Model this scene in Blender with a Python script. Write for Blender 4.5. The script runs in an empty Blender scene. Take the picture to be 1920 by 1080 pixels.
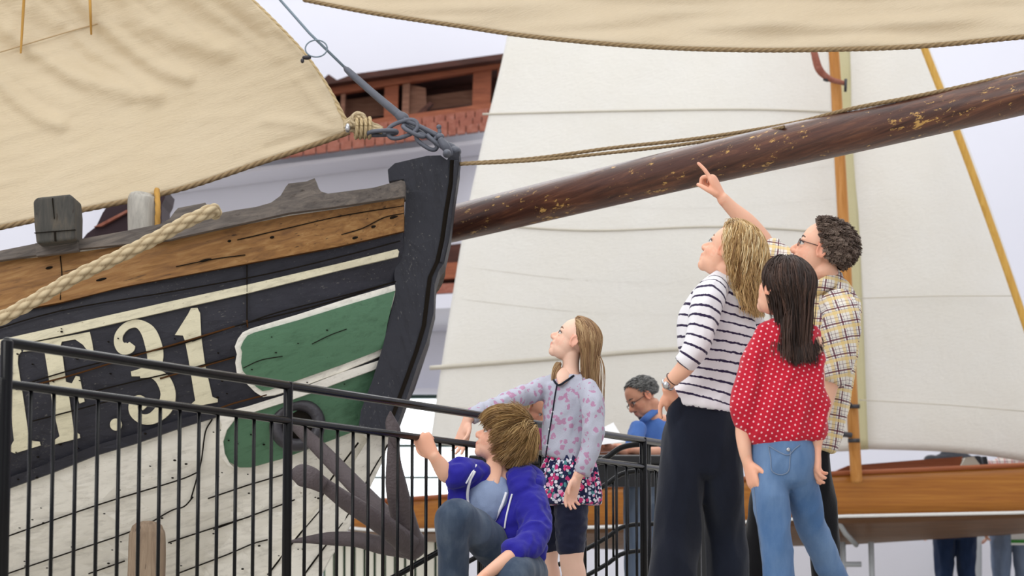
import bpy, bmesh, math, random
import numpy as np
from mathutils import Vector, Matrix, noise
from mathutils.kdtree import KDTree

# ------------------------------------------------------------------ camera, light, exposure
SC = bpy.context.scene
COL = SC.collection
FPX = 5000.0
PITCH = math.atan(570.0 / FPX)
EYE = 0.33
cam_d = bpy.data.cameras.new('camera')
cam = bpy.data.objects.new('camera', cam_d); COL.objects.link(cam)
cam.location = (0, 0, EYE)
cam.rotation_euler = (math.pi / 2 + PITCH, 0, 0)
cam_d.sensor_width = 36.0
cam_d.lens = 36.0 * FPX / 1920.0
cam_d.clip_end = 200
cam_d.dof.use_dof = True
cam_d.dof.focus_distance = 10.5
cam_d.dof.aperture_fstop = 5.6
SC.camera = cam
SC.view_settings.view_transform = 'Standard'
SC.view_settings.look = 'None'
SC.view_settings.gamma = 1.0
SC.view_settings.use_curve_mapping = False
SC.view_settings.exposure = 0.48
W = bpy.data.worlds.new('world'); SC.world = W; W.use_nodes = True
bg = W.node_tree.nodes['Background']
bg.inputs[0].default_value = (0.95, 0.97, 1.0, 1); bg.inputs[1].default_value = 0.72

def area(name, loc, rot, sx, sy, power, col=(1, 1, 1)):
    l = bpy.data.lights.new(name, 'AREA'); l.shape = 'RECTANGLE'; l.size = sx; l.size_y = sy
    l.energy = power; l.color = col
    o = bpy.data.objects.new(name, l); COL.objects.link(o); o.location = loc; o.rotation_euler = rot
    return o
area('skylight', (0, 12, 9.5), (0, 0, 0), 12, 16, 520, (1, .99, .97))
area('skylight', (0, 22.5, 9.5), (0, 0, 0), 16, 5, 430, (.96, .98, 1))
area('front_fill_light', (-6, 2.0, 5.5), (math.radians(62), 0, math.radians(-32)), 6, 4, 300, (1, .98, .95))  # unseen fill light at the front, aimed to brighten the hull

# ------------------------------------------------------------------ projection helpers
SP, CP = math.sin(PITCH), math.cos(PITCH)
def q(px, py, d):
    """world point on the line of sight of a photo pixel, at distance d into the hall"""
    x = (px - 960.0) / FPX; y = (540.0 - py) / FPX
    dx, dy, dz = x, CP - y * SP, SP + y * CP
    k = d / dy
    return Vector((dx * k, d, EYE + dz * k))
def gx(px, d, z=0.0):
    return Vector(((px - 960.0) / FPX * d, d, z))

# ------------------------------------------------------------------ materials
def lin(c):
    if isinstance(c, str):
        c = [int(c[i:i + 2], 16) / 255.0 for i in (0, 2, 4)]
    else:
        c = [v / 255.0 for v in c]
    return tuple([(v / 12.92 if v <= .04045 else ((v + .055) / 1.055) ** 2.4) for v in c] + [1.0])

class G:
    def __init__(s, name, rough=.6, spec=.3, metal=0.0):
        s.m = bpy.data.materials.new(name); s.m.use_nodes = True
        s.t = s.m.node_tree; s.b = s.t.nodes['Principled BSDF']
        s.b.inputs['Roughness'].default_value = rough
        s.b.inputs['Specular IOR Level'].default_value = spec
        s.b.inputs['Metallic'].default_value = metal
        s.co = s.t.nodes.new('ShaderNodeTexCoord').outputs['Object']
    def n(s, t, **k):
        nd = s.t.nodes.new(t)
        for a, v in k.items():
            setattr(nd, a, v)
        return nd
    def put(s, v, sock):
        if hasattr(v, 'is_output'): s.t.links.new(v, sock)
        else: sock.default_value = v
    def math(s, op, a, b=0.0, c=None):
        nd = s.n('ShaderNodeMath', operation=op); s.put(a, nd.inputs[0]); s.put(b, nd.inputs[1])
        if c is not None: s.put(c, nd.inputs[2])
        return nd.outputs[0]
    def mapping(s, scale=(1, 1, 1), rot=(0, 0, 0), loc=(0, 0, 0), src=None):
        src = src or s.co
        for r in (rot if isinstance(rot, list) else [rot]):
            if any(r):
                nr_ = s.n('ShaderNodeMapping'); s.t.links.new(src, nr_.inputs[0]); nr_.inputs['Rotation'].default_value = r; src = nr_.outputs[0]
        nd = s.n('ShaderNodeMapping'); s.t.links.new(src, nd.inputs[0])
        nd.inputs['Scale'].default_value = scale
        nd.inputs['Location'].default_value = loc
        return nd.outputs[0]
    def noise(s, vec=None, scale=5, detail=4, rough=.55, dist=0.0):
        nd = s.n('ShaderNodeTexNoise'); s.t.links.new(vec or s.co, nd.inputs['Vector'])
        nd.inputs['Scale'].default_value = scale; nd.inputs['Detail'].default_value = detail
        nd.inputs['Roughness'].default_value = rough; nd.inputs['Distortion'].default_value = dist
        return nd.outputs[0]
    def ramp(s, f, stops):
        nd = s.n('ShaderNodeValToRGB'); s.t.links.new(f, nd.inputs[0]); e = nd.color_ramp.elements
        while len(e) > 1: e.remove(e[-1])
        for i, (p, c) in enumerate(stops):
            el = e[0] if i == 0 else e.new(p)
            el.position = p; el.color = c if len(c) == 4 else lin(c)
        return nd.outputs[0]
    def mix(s, f, a, b, mode='MIX'):
        nd = s.n('ShaderNodeMix', data_type='RGBA', blend_type=mode)
        s.put(f, nd.inputs[0]); s.put(a, nd.inputs[6]); s.put(b, nd.inputs[7])
        return nd.outputs[2]
    def sep(s, v):
        nd = s.n('ShaderNodeSeparateXYZ'); s.t.links.new(v, nd.inputs[0]); return nd.outputs
    def comb(s, x, y, z):
        nd = s.n('ShaderNodeCombineXYZ')
        for i, v in enumerate((x, y, z)): s.put(v, nd.inputs[i])
        return nd.outputs[0]
    def attr(s, name):
        nd = s.n('ShaderNodeAttribute', attribute_name=name); return nd
    def bump(s, h, strength=.3, dist=.01):
        nd = s.n('ShaderNodeBump'); s.t.links.new(h, nd.inputs['Height'])
        nd.inputs['Strength'].default_value = strength; nd.inputs['Distance'].default_value = dist
        s.t.links.new(nd.outputs[0], s.b.inputs['Normal'])
    def col(s, v): s.put(v, s.b.inputs['Base Color']); return s.m

def plain(name, c, rough=.6, spec=.3, metal=0., var=.08, scale=12, bump=0.0):
    g = G(name, rough, spec, metal); L = lin(c)
    f = g.noise(scale=scale)
    a = tuple([v * (1 - var) for v in L[:3]] + [1]); b = tuple([min(1, v * (1 + var)) for v in L[:3]] + [1])
    g.col(g.mix(f, a, b))
    if bump: g.bump(g.noise(scale=scale * 4), bump, .01)
    return g.m

def wood(name, c1, c2, c3, rough=.55, scale=(1.2, 14, 14), rot=(0, 0, 0), cracks=0.0, fleck=None, spec=.3):
    g = G(name, rough, spec)
    v = g.mapping(scale=scale, rot=rot)
    f = g.noise(v, 3, 7, .65, .6)
    c = g.ramp(f, [(.28, lin(c1)), (.52, lin(c2)), (.75, lin(c3))])
    big = g.noise(g.mapping(scale=(1, 3, 3), rot=rot), 2.2, 3)
    c = g.mix(g.math('MULTIPLY', big, .35), c, lin(c1))
    if cracks:
        cr = g.noise(g.mapping(scale=(scale[0], scale[1] * 2, scale[2] * 2), rot=rot), 2.5, 3, .5, .3)
        m = g.ramp(cr, [(.30, (1, 1, 1, 1)), (.335, (0, 0, 0, 1))])
        c = g.mix(g.math('MULTIPLY', m, cracks), c, lin('2a1d14'))
    if fleck:
        fl = g.noise(g.mapping(scale=(2.0, 5, 5), rot=rot), 9, 8, .75)
        big2 = g.noise(g.mapping(scale=(1.2, 3, 3), rot=rot), 3, 2)
        fm = g.math('ADD', fl, g.math('MULTIPLY', big2, .35))
        m = g.ramp(fm, [(.785, (0, 0, 0, 1)), (.82, (1, 1, 1, 1))])
        c = g.mix(m, c, lin(fleck))
    g.bump(f, .35, .006)
    g.col(c); return g.m

def paint(name, c, worn, amount=.62, rough=.6, rot=(0, math.radians(17), 0), spec=.25, fine=1.0):
    """old brushed paint on planks, chipped along the grain"""
    g = G(name, rough, spec); L = lin(c)
    v = g.mapping(scale=(2.5, 10, 12), rot=rot)
    f = g.noise(v, 3, 8, .7, .3)
    base = g.mix(g.noise(scale=4), tuple([x * .86 for x in L[:3]] + [1]), tuple([min(1, x * 1.1) for x in L[:3]] + [1]))
    chip = g.math('ADD', g.noise(g.mapping(scale=(7, 9, 16), rot=rot), 6, 8, .75), g.math('MULTIPLY', g.noise(scale=1.7), .22))
    m = g.ramp(chip, [(amount, (0, 0, 0, 1)), (amount + .035, (1, 1, 1, 1))])
    cc = g.mix(g.math('MULTIPLY', m, .85), base, lin(worn))
    st = g.ramp(f, [(.28, (.62, .61, .6, 1)), (.5, (1, 1, 1, 1))])
    cc = g.mix(.8, cc, st, 'MULTIPLY')
    g.bump(g.math('ADD', f, g.math('MULTIPLY', g.noise(scale=60), .4)), .5 * fine, .006)
    g.col(cc); return g.m

def cloth(name, c, rough=.85, var=.12, weave=260, bumps=.25):
    g = G(name, rough, .15); L = lin(c)
    f = g.noise(scale=7, detail=5)
    fine = g.noise(scale=weave, detail=2)
    col = g.mix(f, tuple([v * (1 - var) for v in L[:3]] + [1]), tuple([min(1, v * (1 + var)) for v in L[:3]] + [1]))
    col = g.mix(g.math('MULTIPLY', fine, .25), col, tuple([v * .7 for v in L[:3]] + [1]))
    g.bump(g.math('ADD', fine, g.math('MULTIPLY', g.noise(scale=18), 2.0)), bumps, .004)
    g.b.inputs['Sheen Weight'].default_value = .15
    g.col(col); return g

M = {}
def mk():
    M['wall'] = plain('white_plaster', 'dadae3', .9, .1, var=.02, scale=1.5)
    M['wallgrey'] = plain('grey_plaster', 'cfcfd9', .9, .1, var=.02, scale=1.5)
    M['floor'] = plain('pale_floor', 'b9b4aa', .5, .3, var=.05, scale=2)
    M['hullblack'] = paint('black_hull_paint', '2f2f37', '625f5b', .735, .5)
    M['hullwhite'] = paint('white_hull_paint', 'f2eee4', '8d8270', .755, .6)
    M['hullcream'] = paint('cream_stripe_paint', 'ddd6bb', '8e8061', .74, .6)
    M['letter'] = paint('cream_letter_paint', 'ddd6ba', 'a09068', .75, .6)
    M['green'] = paint('green_panel_paint', '567b60', '2f4438', .75, .5)
    M['stem'] = paint('tarred_stem_timber', '303138', '75726f', .72, .5, rot=(0, math.radians(-75), 0))
    M['seam'] = plain('dark_seam', '1c1712', .9, .1)
    M['rustseam'] = plain('rusty_seam', '4b2f17', .9, .1)
    M['strake'] = wood('oiled_oak_strake', '6b4a2c', '946a3c', 'b28c5a', .6, (1.5, 12, 16), (0, math.radians(15), 0), .8)
    M['cap'] = wood('weathered_grey_cap_timber', '4b4644', '6e6660', '8b8076', .75, (1.5, 12, 16), (0, math.radians(15), 0), .5)
    M['block'] = wood('weathered_timber_block', '3a3a38', '4f4c47', '6b6050', .8, (10, 10, 2), (0, 0, 0), .5)
    M['bitt'] = wood('pale_grey_timber', '8f8b84', 'b3afa6', 'cfcbc0', .8, (10, 10, 1.5))
    M['prop'] = wood('brown_prop_timber', '6d5b4c', '8d7a66', 'a89680', .8, (12, 12, 1.5), (0, 0, 0), .5)
    M['spar'] = wood('varnished_dark_bowsprit', '2f1d1a', '5a382b', '84573e', .3, (.9, 12, 12), [(0, 0, math.radians(40)), (0, math.radians(12), 0)], .5, 'c39a58', .5)
    M['mast'] = wood('honey_mast_wood', 'a36a2c', 'bd8344', 'cf9a5c', .4, (14, 14, .8))
    M['yspar'] = wood('yellow_spar_wood', 'b98c3e', 'cfa24f', 'ddb868', .4, (14, 14, .8))
    M['dinghy'] = wood('varnished_dinghy_planks', '8d4f12', 'a96a1f', 'c08435', .3, (.5, 8, 22), spec=.5)
    M['dinghyb'] = wood('brown_dinghy_bottom', '573a24', '6b4a30', '7b583c', .4, (.6, 8, 18))
    M['dinghyin'] = wood('red_brown_inner_planks', '7b3f20', '95512d', 'a8653c', .4, (.6, 8, 18))
    M['timber'] = wood('red_brown_roof_timber', '6e3a28', '8d5137', 'a06244', .7, (1.2, 8, 10))
    M['timberd'] = wood('dark_roof_timber', '2c1711', '43231a', '563026', .7, (1.2, 8, 10))
    M['timberg'] = wood('greyed_brown_boards', '6f4b3c', '87604d', '9d7963', .7, (1.2, 8, 10))
    M['tile'] = wood('red_tiles', '743f33', '8e5746', '9a6c60', .7, (6, 6, 6))
    M['sailtan'] = sail('tan_canvas', 'e9dcc4', 'dfceae')
    M['sailtan2'] = sail('tan_canvas_jib', 'e6dac3', 'dccbae')
    M['sailwhite'] = sail('cream_white_canvas', 'f8f7f4', 'f3f0e8', .25)
    M['sailband'] = sail('yellowed_canvas', 'e9e4c4', 'ded7ab', .3)
    M['sailseam'] = plain('canvas_stitching', 'b39a77', .9, .1)
    M['fseam'] = plain('canvas_seam_and_strip', 'c3bdb0', .9, .1)
    M['rope'] = ropemat('manila_rope', '8f7852', 'cdb993')
    M['ropet'] = ropemat('pale_thick_rope', '8c785a', 'd0bf9e')
    M['roped'] = ropemat('brown_bolt_rope', '5f4c38', 'a08a68')
    M['cord'] = plain('ochre_cord', 'b98e4a', .8, .2)
    M['iron'] = plain('grey_painted_iron', '5b5e68', .55, .4, .1, .2, 25, .2)
    M['steelwire'] = plain('blue_grey_stay', '6f7d88', .5, .4, .2, .1)
    M['irondark'] = plain('dark_cast_iron', '37353a', .45, .5, .2, .25, 15, .3)
    M['hole'] = plain('dark_hawse_opening', '17130f', .9, .1)
    M['anchor'] = plain('rusty_anchor_iron', '51484a', .6, .4, .1, .28, 22, .5)
    M['rail'] = railmat('black_glossy_rail', '08080a')
    M['railgrey'] = railmat('black_glossy_rail_paint', '222226')
    M['denim'] = denim('blue_denim', '4a6a94', '7d97b8')
    M['denim2'] = denim('washed_denim', '3c4a5e', '76828f')
    M['denimd'] = denim('dark_navy_denim', '171b27', '232937')
    M['denimd2'] = denim('dark_blue_denim', '1f3050', '33466a')
    M['denimp'] = denim('pale_denim', '6f7f98', '8f9cb0')
    M['black'] = cloth('black_trouser_cloth', '101014').m
    M['navy'] = cloth('navy_legging_cloth', '1b2038', .6).m
    M['hoodie'] = cloth('royal_blue_fleece', '2b2794', .9, .15).m
    M['tee'] = cloth('grey_blue_jersey', '8f9fbe').m
    M['shirtblue'] = cloth('blue_shirt_cloth', '4f74b8').m
    M['magenta'] = cloth('magenta_cloth', '7c2358').m
    M['greyshirt'] = cloth('dark_grey_cloth', '3d3f45').m
    M['stripe'] = stripes()
    M['dots'] = dots()
    M['plaid'] = plaid()
    M['plaids'] = plaid('plaid_sleeve_cloth', math.radians(12))
    M['redplaid'] = plaid('red_plaid_cloth', 0, 'b05a5a', '5a2a3a', '8a3a4a')
    M['rosecard'] = rose()
    M['floral'] = floral()
    M['skin'] = skin('skin', 'e8b99f'); M['skin2'] = skin('fair_skin', 'ecc7b2'); M['skin3'] = skin('tanned_skin', 'd8a287')
    M['h_blond'] = hairm('dark_blond_hair', '6a4830', 'a5825c', 'c9ab80')
    M['h_gold'] = hairm('golden_blond_hair', '7d5730', 'c9a46c', 'f5e3b8')
    M['h_dark'] = hairm('dark_brown_hair', '1a110d', '35241c', '5c4236')
    M['h_boy'] = hairm('sandy_hair', '6b4e2d', 'a27e4c', 'd2b27c')
    M['h_man'] = hairm('grey_brown_curls', '45372f', '6f5d52', '9c8a7c')
    M['h_grey'] = hairm('grey_hair', '3d3d3d', '6d6d6b', '8f8f8c')
    M['white'] = plain('white_plastic', 'e6e6e4', .5, .3, var=.02)
    M['eye'] = plain('eye_white', 'dcd8d2', .2, .5, var=.01)
    M['iris'] = plain('iris', '3b4a52', .2, .5, var=.01)
    M['metal'] = plain('steel_metal', 'b9b9bb', .25, .6, .9, .05)
    M['lacew'] = plain('white_drawcord', 'e9e9ee', .8, .2, var=.03)
    M['frame'] = plain('dark_spectacle_frame', '4a2c26', .3, .5, var=.05)
    M['wframe'] = plain('dark_green_window_frame', '1f3a35', .5, .4)
    M['board'] = plain('cream_board', 'd9d7cb', .8, .2, var=.03)
    M['greenstrip'] = plain('green_strip', '4f6b55', .7, .2)
    M['greypost'] = plain('pale_grey_metal', 'a9adb0', .5, .4, var=.05)
    M['tabletop'] = plain('black_table_surface', '15161a', .3, .5)
    M['paper'] = plain('white_paper', 'e9e9ea', .8, .1, var=.01)
    M['maroon'] = plain('dark_maroon_boards', '2c1a22', .6, .3, var=.25)
    M['shoe'] = plain('dark_leather_shoe', '1a1716', .5, .4)
    M['green2'] = plain('green_card', '3f8a3c', .7, .2)
    g = G('window_daylight'); e = g.b
    e.inputs['Base Color'].default_value = (.8, .85, .9, 1)
    e.inputs['Emission Color'].default_value = (.92, .97, 1, 1); e.inputs['Emission Strength'].default_value = 1.35
    M['daylight'] = g.m

def sail(name, c, c2, rough=.85):
    g = G(name, .85, .12)
    f = g.noise(scale=2.2, detail=6)
    col = g.mix(f, lin(c), lin(c2))
    w = g.noise(g.mapping(scale=(1, 1, 6), rot=(0, math.radians(18), 0)), 26, 4)
    col = g.mix(g.math('MULTIPLY', w, .3), col, tuple([v * .8 for v in lin(c2)[:3]] + [1]))
    g.bump(g.math('ADD', w, g.math('MULTIPLY', g.noise(scale=9, detail=6, dist=.5), 1.5)), .35, .012)
    g.col(col)
    tr = g.n('ShaderNodeBsdfTranslucent'); g.t.links.new(col, tr.inputs[0])
    mx = g.n('ShaderNodeMixShader'); mx.inputs[0].default_value = .3
    g.t.links.new(g.b.outputs[0], mx.inputs[1]); g.t.links.new(tr.outputs[0], mx.inputs[2])
    g.t.links.new(mx.outputs[0], g.t.nodes['Material Output'].inputs[0])
    return g.m
def ropemat(name, a, b):
    g = G(name, .85, .15); at = g.attr('flow').outputs['Fac']
    c = g.mix(at, lin(a), lin(b)); f = g.noise(scale=150, detail=3)
    c = g.mix(g.math('MULTIPLY', f, .35), c, lin(a)); g.bump(f, .3, .003); g.col(c); return g.m
def railmat(name, c):
    g = G(name, .2, .2); g.b.inputs['Coat Weight'].default_value = .0
    g.b.inputs['Coat Roughness'].default_value = .08
    g.col(g.mix(g.noise(scale=30), lin(c), tuple([v * 1.5 for v in lin(c)[:3]] + [1]))); g.bump(g.noise(scale=40), .04, .004); return g.m
def denim(name, c, hi):
    g = cloth(name, c, .9, .1, 420, .3)
    f = g.noise(g.mapping(scale=(1, 1, .35)), 8, 5, .6)
    old = g.b.inputs['Base Color'].links[0].from_socket
    m = g.ramp(f, [(.42, (0, 0, 0, 1)), (.72, (1, 1, 1, 1))])
    g.col(g.mix(g.math('MULTIPLY', m, .6), old, lin(hi))); return g.m
def stripes():
    g = cloth('striped_jersey', 'e6e4e8', .85, .03, 300, .2)
    fl = g.attr('flow').outputs['Fac']
    v = g.math('ADD', fl, g.math('MULTIPLY', g.noise(scale=9), .006))
    w = g.math('FRACT', g.math('DIVIDE', v, .0345))
    m = g.math('LESS_THAN', w, .21)
    old = g.b.inputs['Base Color'].links[0].from_socket
    g.col(g.mix(m, old, lin('2e2342'))); return g.m
def dots():
    g = cloth('red_dotted_cotton', 'bb1b32', .8, .1, 200, .3)
    s = g.sep(g.mapping(rot=(0, math.radians(20), 0)))
    wob = g.math('MULTIPLY', g.noise(scale=6), .02)
    u = g.math('DIVIDE', g.math('ADD', s[0], wob), .0205); v = g.math('DIVIDE', g.math('ADD', s[2], wob), .0145)
    row = g.math('FLOOR', v); off = g.math('MULTIPLY', g.math('MODULO', g.math('ABSOLUTE', row), 2.0), .5)
    fu = g.math('SUBTRACT', g.math('FRACT', g.math('ADD', u, off)), .5); fv = g.math('SUBTRACT', g.math('FRACT', v), .5)
    d = g.math('SQRT', g.math('ADD', g.math('MULTIPLY', g.math('MULTIPLY', fu, fu), 2.0), g.math('MULTIPLY', fv, fv)))
    m = g.math('LESS_THAN', d, .2)
    old = g.b.inputs['Base Color'].links[0].from_socket
    g.col(g.mix(g.math('MULTIPLY', m, .85), old, lin('f3c9cf'))); return g.m
def plaid(name='plaid_shirt_cloth', rot=-.15, c1='dcc07a', c2='5d2438', c3='3c3a5e'):
    g = cloth(name, 'e6e0d6', .85, .04, 300, .25)
    s = g.sep(g.mapping(rot=(0, rot, 0)))
    col = g.b.inputs['Base Color'].links[0].from_socket
    for k, ax in enumerate((s[0], s[2])):
        w = g.math('FRACT', g.math('ADD', g.math('DIVIDE', g.math('ADD', ax, g.math('MULTIPLY', g.noise(scale=7), .012)), .058), 10.3 + k * .31))
        for lo, hi, c, a in ((.05, .26, c1, .7), (.42, .52, c2, .88), (.60, .63, c3, .7), (.82, .86, c2, .55), (.28, .31, c3, .6)):
            m = g.math('MULTIPLY', g.math('GREATER_THAN', w, lo), g.math('LESS_THAN', w, hi))
            col = g.mix(g.math('MULTIPLY', m, a), col, lin(c))
    g.col(col); return g.m
def rose():
    g = cloth('rose_print_knit', 'b6b8c6', .9, .08, 220, .3)
    old = g.b.inputs['Base Color'].links[0].from_socket
    v = g.n('ShaderNodeTexVoronoi'); g.t.links.new(g.co, v.inputs['Vector']); v.inputs['Scale'].default_value = 33
    dist = g.math('ADD', v.outputs['Distance'], g.math('MULTIPLY', g.math('SUBTRACT', g.noise(scale=75, detail=3), .5), .9))
    m = g.math('LESS_THAN', dist, .36)
    g.col(g.mix(g.math('MULTIPLY', m, .6), old, lin('b0558a'))); return g.m
def floral():
    g = cloth('floral_skirt_cloth', '20264a', .85, .1, 220, .3)
    col = g.b.inputs['Base Color'].links[0].from_socket
    for sc, th, pal in ((62, .46, [(.0, 'e8e4ee'), (.35, '4f8a8f'), (.5, 'cfd4e6'), (.75, 'e9e6ee')]), (40, .40, [(.0, 'c83a78'), (.5, 'dd4a7c'), (.8, 'e6a6c8')])):
        v = g.n('ShaderNodeTexVoronoi'); g.t.links.new(g.mapping(loc=(sc, 3, 1)), v.inputs['Vector']); v.inputs['Scale'].default_value = sc
        dist = g.math('ADD', v.outputs['Distance'], g.math('MULTIPLY', g.math('SUBTRACT', g.noise(scale=90, detail=3), .5), .6))
        m = g.math('LESS_THAN', dist, th)
        nd = g.ramp(g.sep(v.outputs['Color'])[0], [(p, lin(c)) for p, c in pal]); g.t.nodes[-1].color_ramp.interpolation = 'CONSTANT'
        col = g.mix(m, col, nd)
    g.col(col); return g.m
def skin(name, c):
    g = G(name, .5, .35); at = g.attr('tint')
    base = g.mix(g.noise(scale=14), lin(c), tuple([v * k for v, k in zip(lin(c)[:3], (.95, .86, .82))] + [1]))
    g.col(g.mix(1.0, base, at.outputs['Color'], 'MULTIPLY'))
    g.b.inputs['Subsurface Weight'].default_value = .12
    g.b.inputs['Subsurface Radius'].default_value = (.012, .005, .003)
    g.bump(g.noise(scale=160), .06, .002)
    return g.m
def hairm(name, a, b, c):
    g = G(name, .42, .4); at = g.attr('flow').outputs['Fac']
    g.col(g.ramp(at, [(0, lin(a)), (.5, lin(b)), (1, lin(c))])); return g.m
mk()

# ------------------------------------------------------------------ object helpers
def tag(o, label, cat, group=None, kind=None):
    if label: o['label'] = label
    if cat: o['category'] = cat
    if group: o['group'] = group
    if kind: o['kind'] = kind
    return o
def thing(name, label, cat, loc=(0, 0, 0), group=None):
    o = bpy.data.objects.new(name, None); COL.objects.link(o); o.location = loc; o.empty_display_size = .1
    return tag(o, label, cat, group)
def link(name, me, mat, parent=None, smooth=True):
    o = bpy.data.objects.new(name, me); COL.objects.link(o)
    if mat: me.materials.append(mat)
    if smooth: me.polygons.foreach_set('use_smooth', [True] * len(me.polygons))
    if parent:
        o.parent = parent
        o.location = -Vector(parent_loc(parent))
    return o
def parent_loc(p):
    v = Vector((0, 0, 0))
    while p: v += p.location; p = p.parent
    return v
class S:
    """collects closed pieces"""
    def __init__(s): s.v = []; s.f = []; s.fl = []; s.ti = []
    def add(s, v, f, fl=None, tint=(1, 1, 1)):
        b = len(s.v); s.v += [tuple(x) for x in v]; s.f += [[i + b for i in x] for x in f]
        s.fl += list(fl) if fl is not None else [0.0] * len(v); s.ti += [tint] * len(v)
    def mesh(s, name, attrs=False):
        me = bpy.data.meshes.new(name); me.from_pydata(s.v, [], s.f); me.update()
        bm = bmesh.new(); bm.from_mesh(me); bmesh.ops.recalc_face_normals(bm, faces=bm.faces); bm.to_mesh(me); bm.free()
        if attrs:
            a = me.attributes.new('flow', 'FLOAT', 'POINT'); a.data.foreach_set('value', s.fl)
        return me
    def obj(s, name, mat, parent=None, smooth=True, attrs=False):
        return link(name, s.mesh(name, attrs), mat, parent, smooth)

def catmull(P, n):
    P = np.array(P, float); m = len(P)
    if m == 2:
        t = np.linspace(0, 1, n * 1 + 1)[:, None]; return P[0] * (1 - t) + P[1] * t
    out = []
    E = np.vstack([2 * P[0] - P[1], P, 2 * P[-1] - P[-2]])
    for i in range(m - 1):
        p0, p1, p2, p3 = E[i:i + 4]
        for k in range(n):
            t = k / n
            out.append(.5 * ((2 * p1) + (-p0 + p2) * t + (2 * p0 - 5 * p1 + 4 * p2 - p3) * t * t + (-p0 + 3 * p1 - 3 * p2 + p3) * t ** 3))
    out.append(P[-1]); return np.array(out)

def loft(src, pts, ra, rb=None, n=20, sub=6, ref=(0, 1, 0), caps=(.6, .6), ex=2.0, flow0=0.0, tint=(1, 1, 1), flowsign=1, wob=None):
    """tube through pts, half width ra across the view and rb in depth"""
    if rb is None: rb = ra
    A = np.hstack([np.array([list(p) for p in pts], float), np.array(ra, float)[:, None], np.array(rb, float)[:, None]])
    A = catmull(A, sub); C, RA, RB = A[:, :3], np.maximum(A[:, 3], 1e-4), np.maximum(A[:, 4], 1e-4)
    T = np.gradient(C, axis=0); T /= np.linalg.norm(T, axis=1)[:, None] + 1e-9
    if caps:
        pre, post = [], []
        for k in (0, 1, 2):
            a = math.radians((10, 38, 65)[k])
            pre.append((C[0] - T[0] * min(RA[0], RB[0]) * caps[0] * math.cos(a), RA[0] * math.sin(a) ** .8, RB[0] * math.sin(a) ** .8, T[0]))
            post.append((C[-1] + T[-1] * min(RA[-1], RB[-1]) * caps[1] * math.cos(a), RA[-1] * math.sin(a) ** .8, RB[-1] * math.sin(a) ** .8, T[-1]))
        post = post[::-1]
        C = np.vstack([[p[0] for p in pre], C, [p[0] for p in post]])
        RA = np.concatenate([[p[1] for p in pre], RA, [p[1] for p in post]])
        RB = np.concatenate([[p[2] for p in pre], RB, [p[2] for p in post]])
        T = np.vstack([[p[3] for p in pre], T, [p[3] for p in post]])
    ref = np.array(ref, float)
    side = np.cross(T, ref); nn = np.linalg.norm(side, axis=1)[:, None]; side = side / np.maximum(nn, 1e-6)
    dep = np.cross(side, T)
    L = np.concatenate([[0], np.cumsum(np.linalg.norm(np.diff(C, axis=0), axis=1))])
    th = np.linspace(0, 2 * math.pi, n, endpoint=False)
    cx = np.sign(np.cos(th)) * np.abs(np.cos(th)) ** (2 / ex); sx = np.sign(np.sin(th)) * np.abs(np.sin(th)) ** (2 / ex)
    V = C[:, None, :] + side[:, None, :] * (RA[:, None] * cx[None])[:, :, None] + dep[:, None, :] * (RB[:, None] * sx[None])[:, :, None]
    m = len(C); V = V.reshape(-1, 3)
    F = []
    for i in range(m - 1):
        for j in range(n):
            F.append([i * n + j, i * n + (j + 1) % n, (i + 1) * n + (j + 1) % n, (i + 1) * n + j])
    F.append(list(range(n))[::-1]); F.append([(m - 1) * n + j for j in range(n)])
    src.add(V, F, (flow0 + flowsign * np.repeat(L, n)), tint)

def tube(src, pts, r, n=8, sub=1, caps=None):
    r = r if hasattr(r, '__len__') else [r] * len(pts)
    d = Vector(pts[-1]) - Vector(pts[0])
    ref = (0, 1, 0) if abs(d.normalized().y) < .9 else (0, 0, 1)
    loft(src, pts, r, r, n=n, sub=sub, caps=caps, ref=ref)

def ell(src, c, r, R=None, n=20, m=14, tint=(1, 1, 1), fl=0.0):
    V = []; F = []
    for i in range(m + 1):
        a = math.pi * i / m
        for j in range(n):
            b = 2 * math.pi * j / n
            V.append((math.sin(a) * math.cos(b) * r[0], math.sin(a) * math.sin(b) * r[1], math.cos(a) * r[2]))
    V = np.array(V)
    if R is not None: V = V @ np.array(R).T
    V = V + np.array(list(c))
    # poles as tiny rings, closed by caps
    for i in range(m):
        for j in range(n):
            F.append([i * n + j, (i + 1) * n + j, (i + 1) * n + (j + 1) % n, i * n + (j + 1) % n])
    F = [f for f in F]
    src.add(V, F, [fl] * len(V), tint)

def box(src, c, s, R=None):
    V = [Vector((x * s[0] / 2, y * s[1] / 2, z * s[2] / 2)) for x in (-1, 1) for y in (-1, 1) for z in (-1, 1)]
    if R is not None: V = [R @ v for v in V]
    V = [v + Vector(c) for v in V]
    src.add(V, [[0, 1, 3, 2], [4, 6, 7, 5], [0, 4, 5, 1], [2, 3, 7, 6], [0, 2, 6, 4], [1, 5, 7, 3]])

def prism(src, poly, d, th, db=None):
    """outline in photo pixels, standing at distance d, extruded th into depth"""
    n = len(poly)
    ds = d if hasattr(d, '__len__') else [d] * n
    A = [q(x, y, dd) for (x, y), dd in zip(poly, ds)]
    B = [a + Vector((0, th, 0)) for a in A]
    src.add(A + B, [list(range(n)), list(range(n, 2 * n))[::-1]] + [[i, (i + 1) % n, n + (i + 1) % n, n + i] for i in range(n)])

def bevel(o, w, seg=2):
    m = o.modifiers.new('bevel', 'BEVEL'); m.width = w; m.segments = seg; m.limit_method = 'ANGLE'; m.angle_limit = math.radians(40); return o

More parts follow.
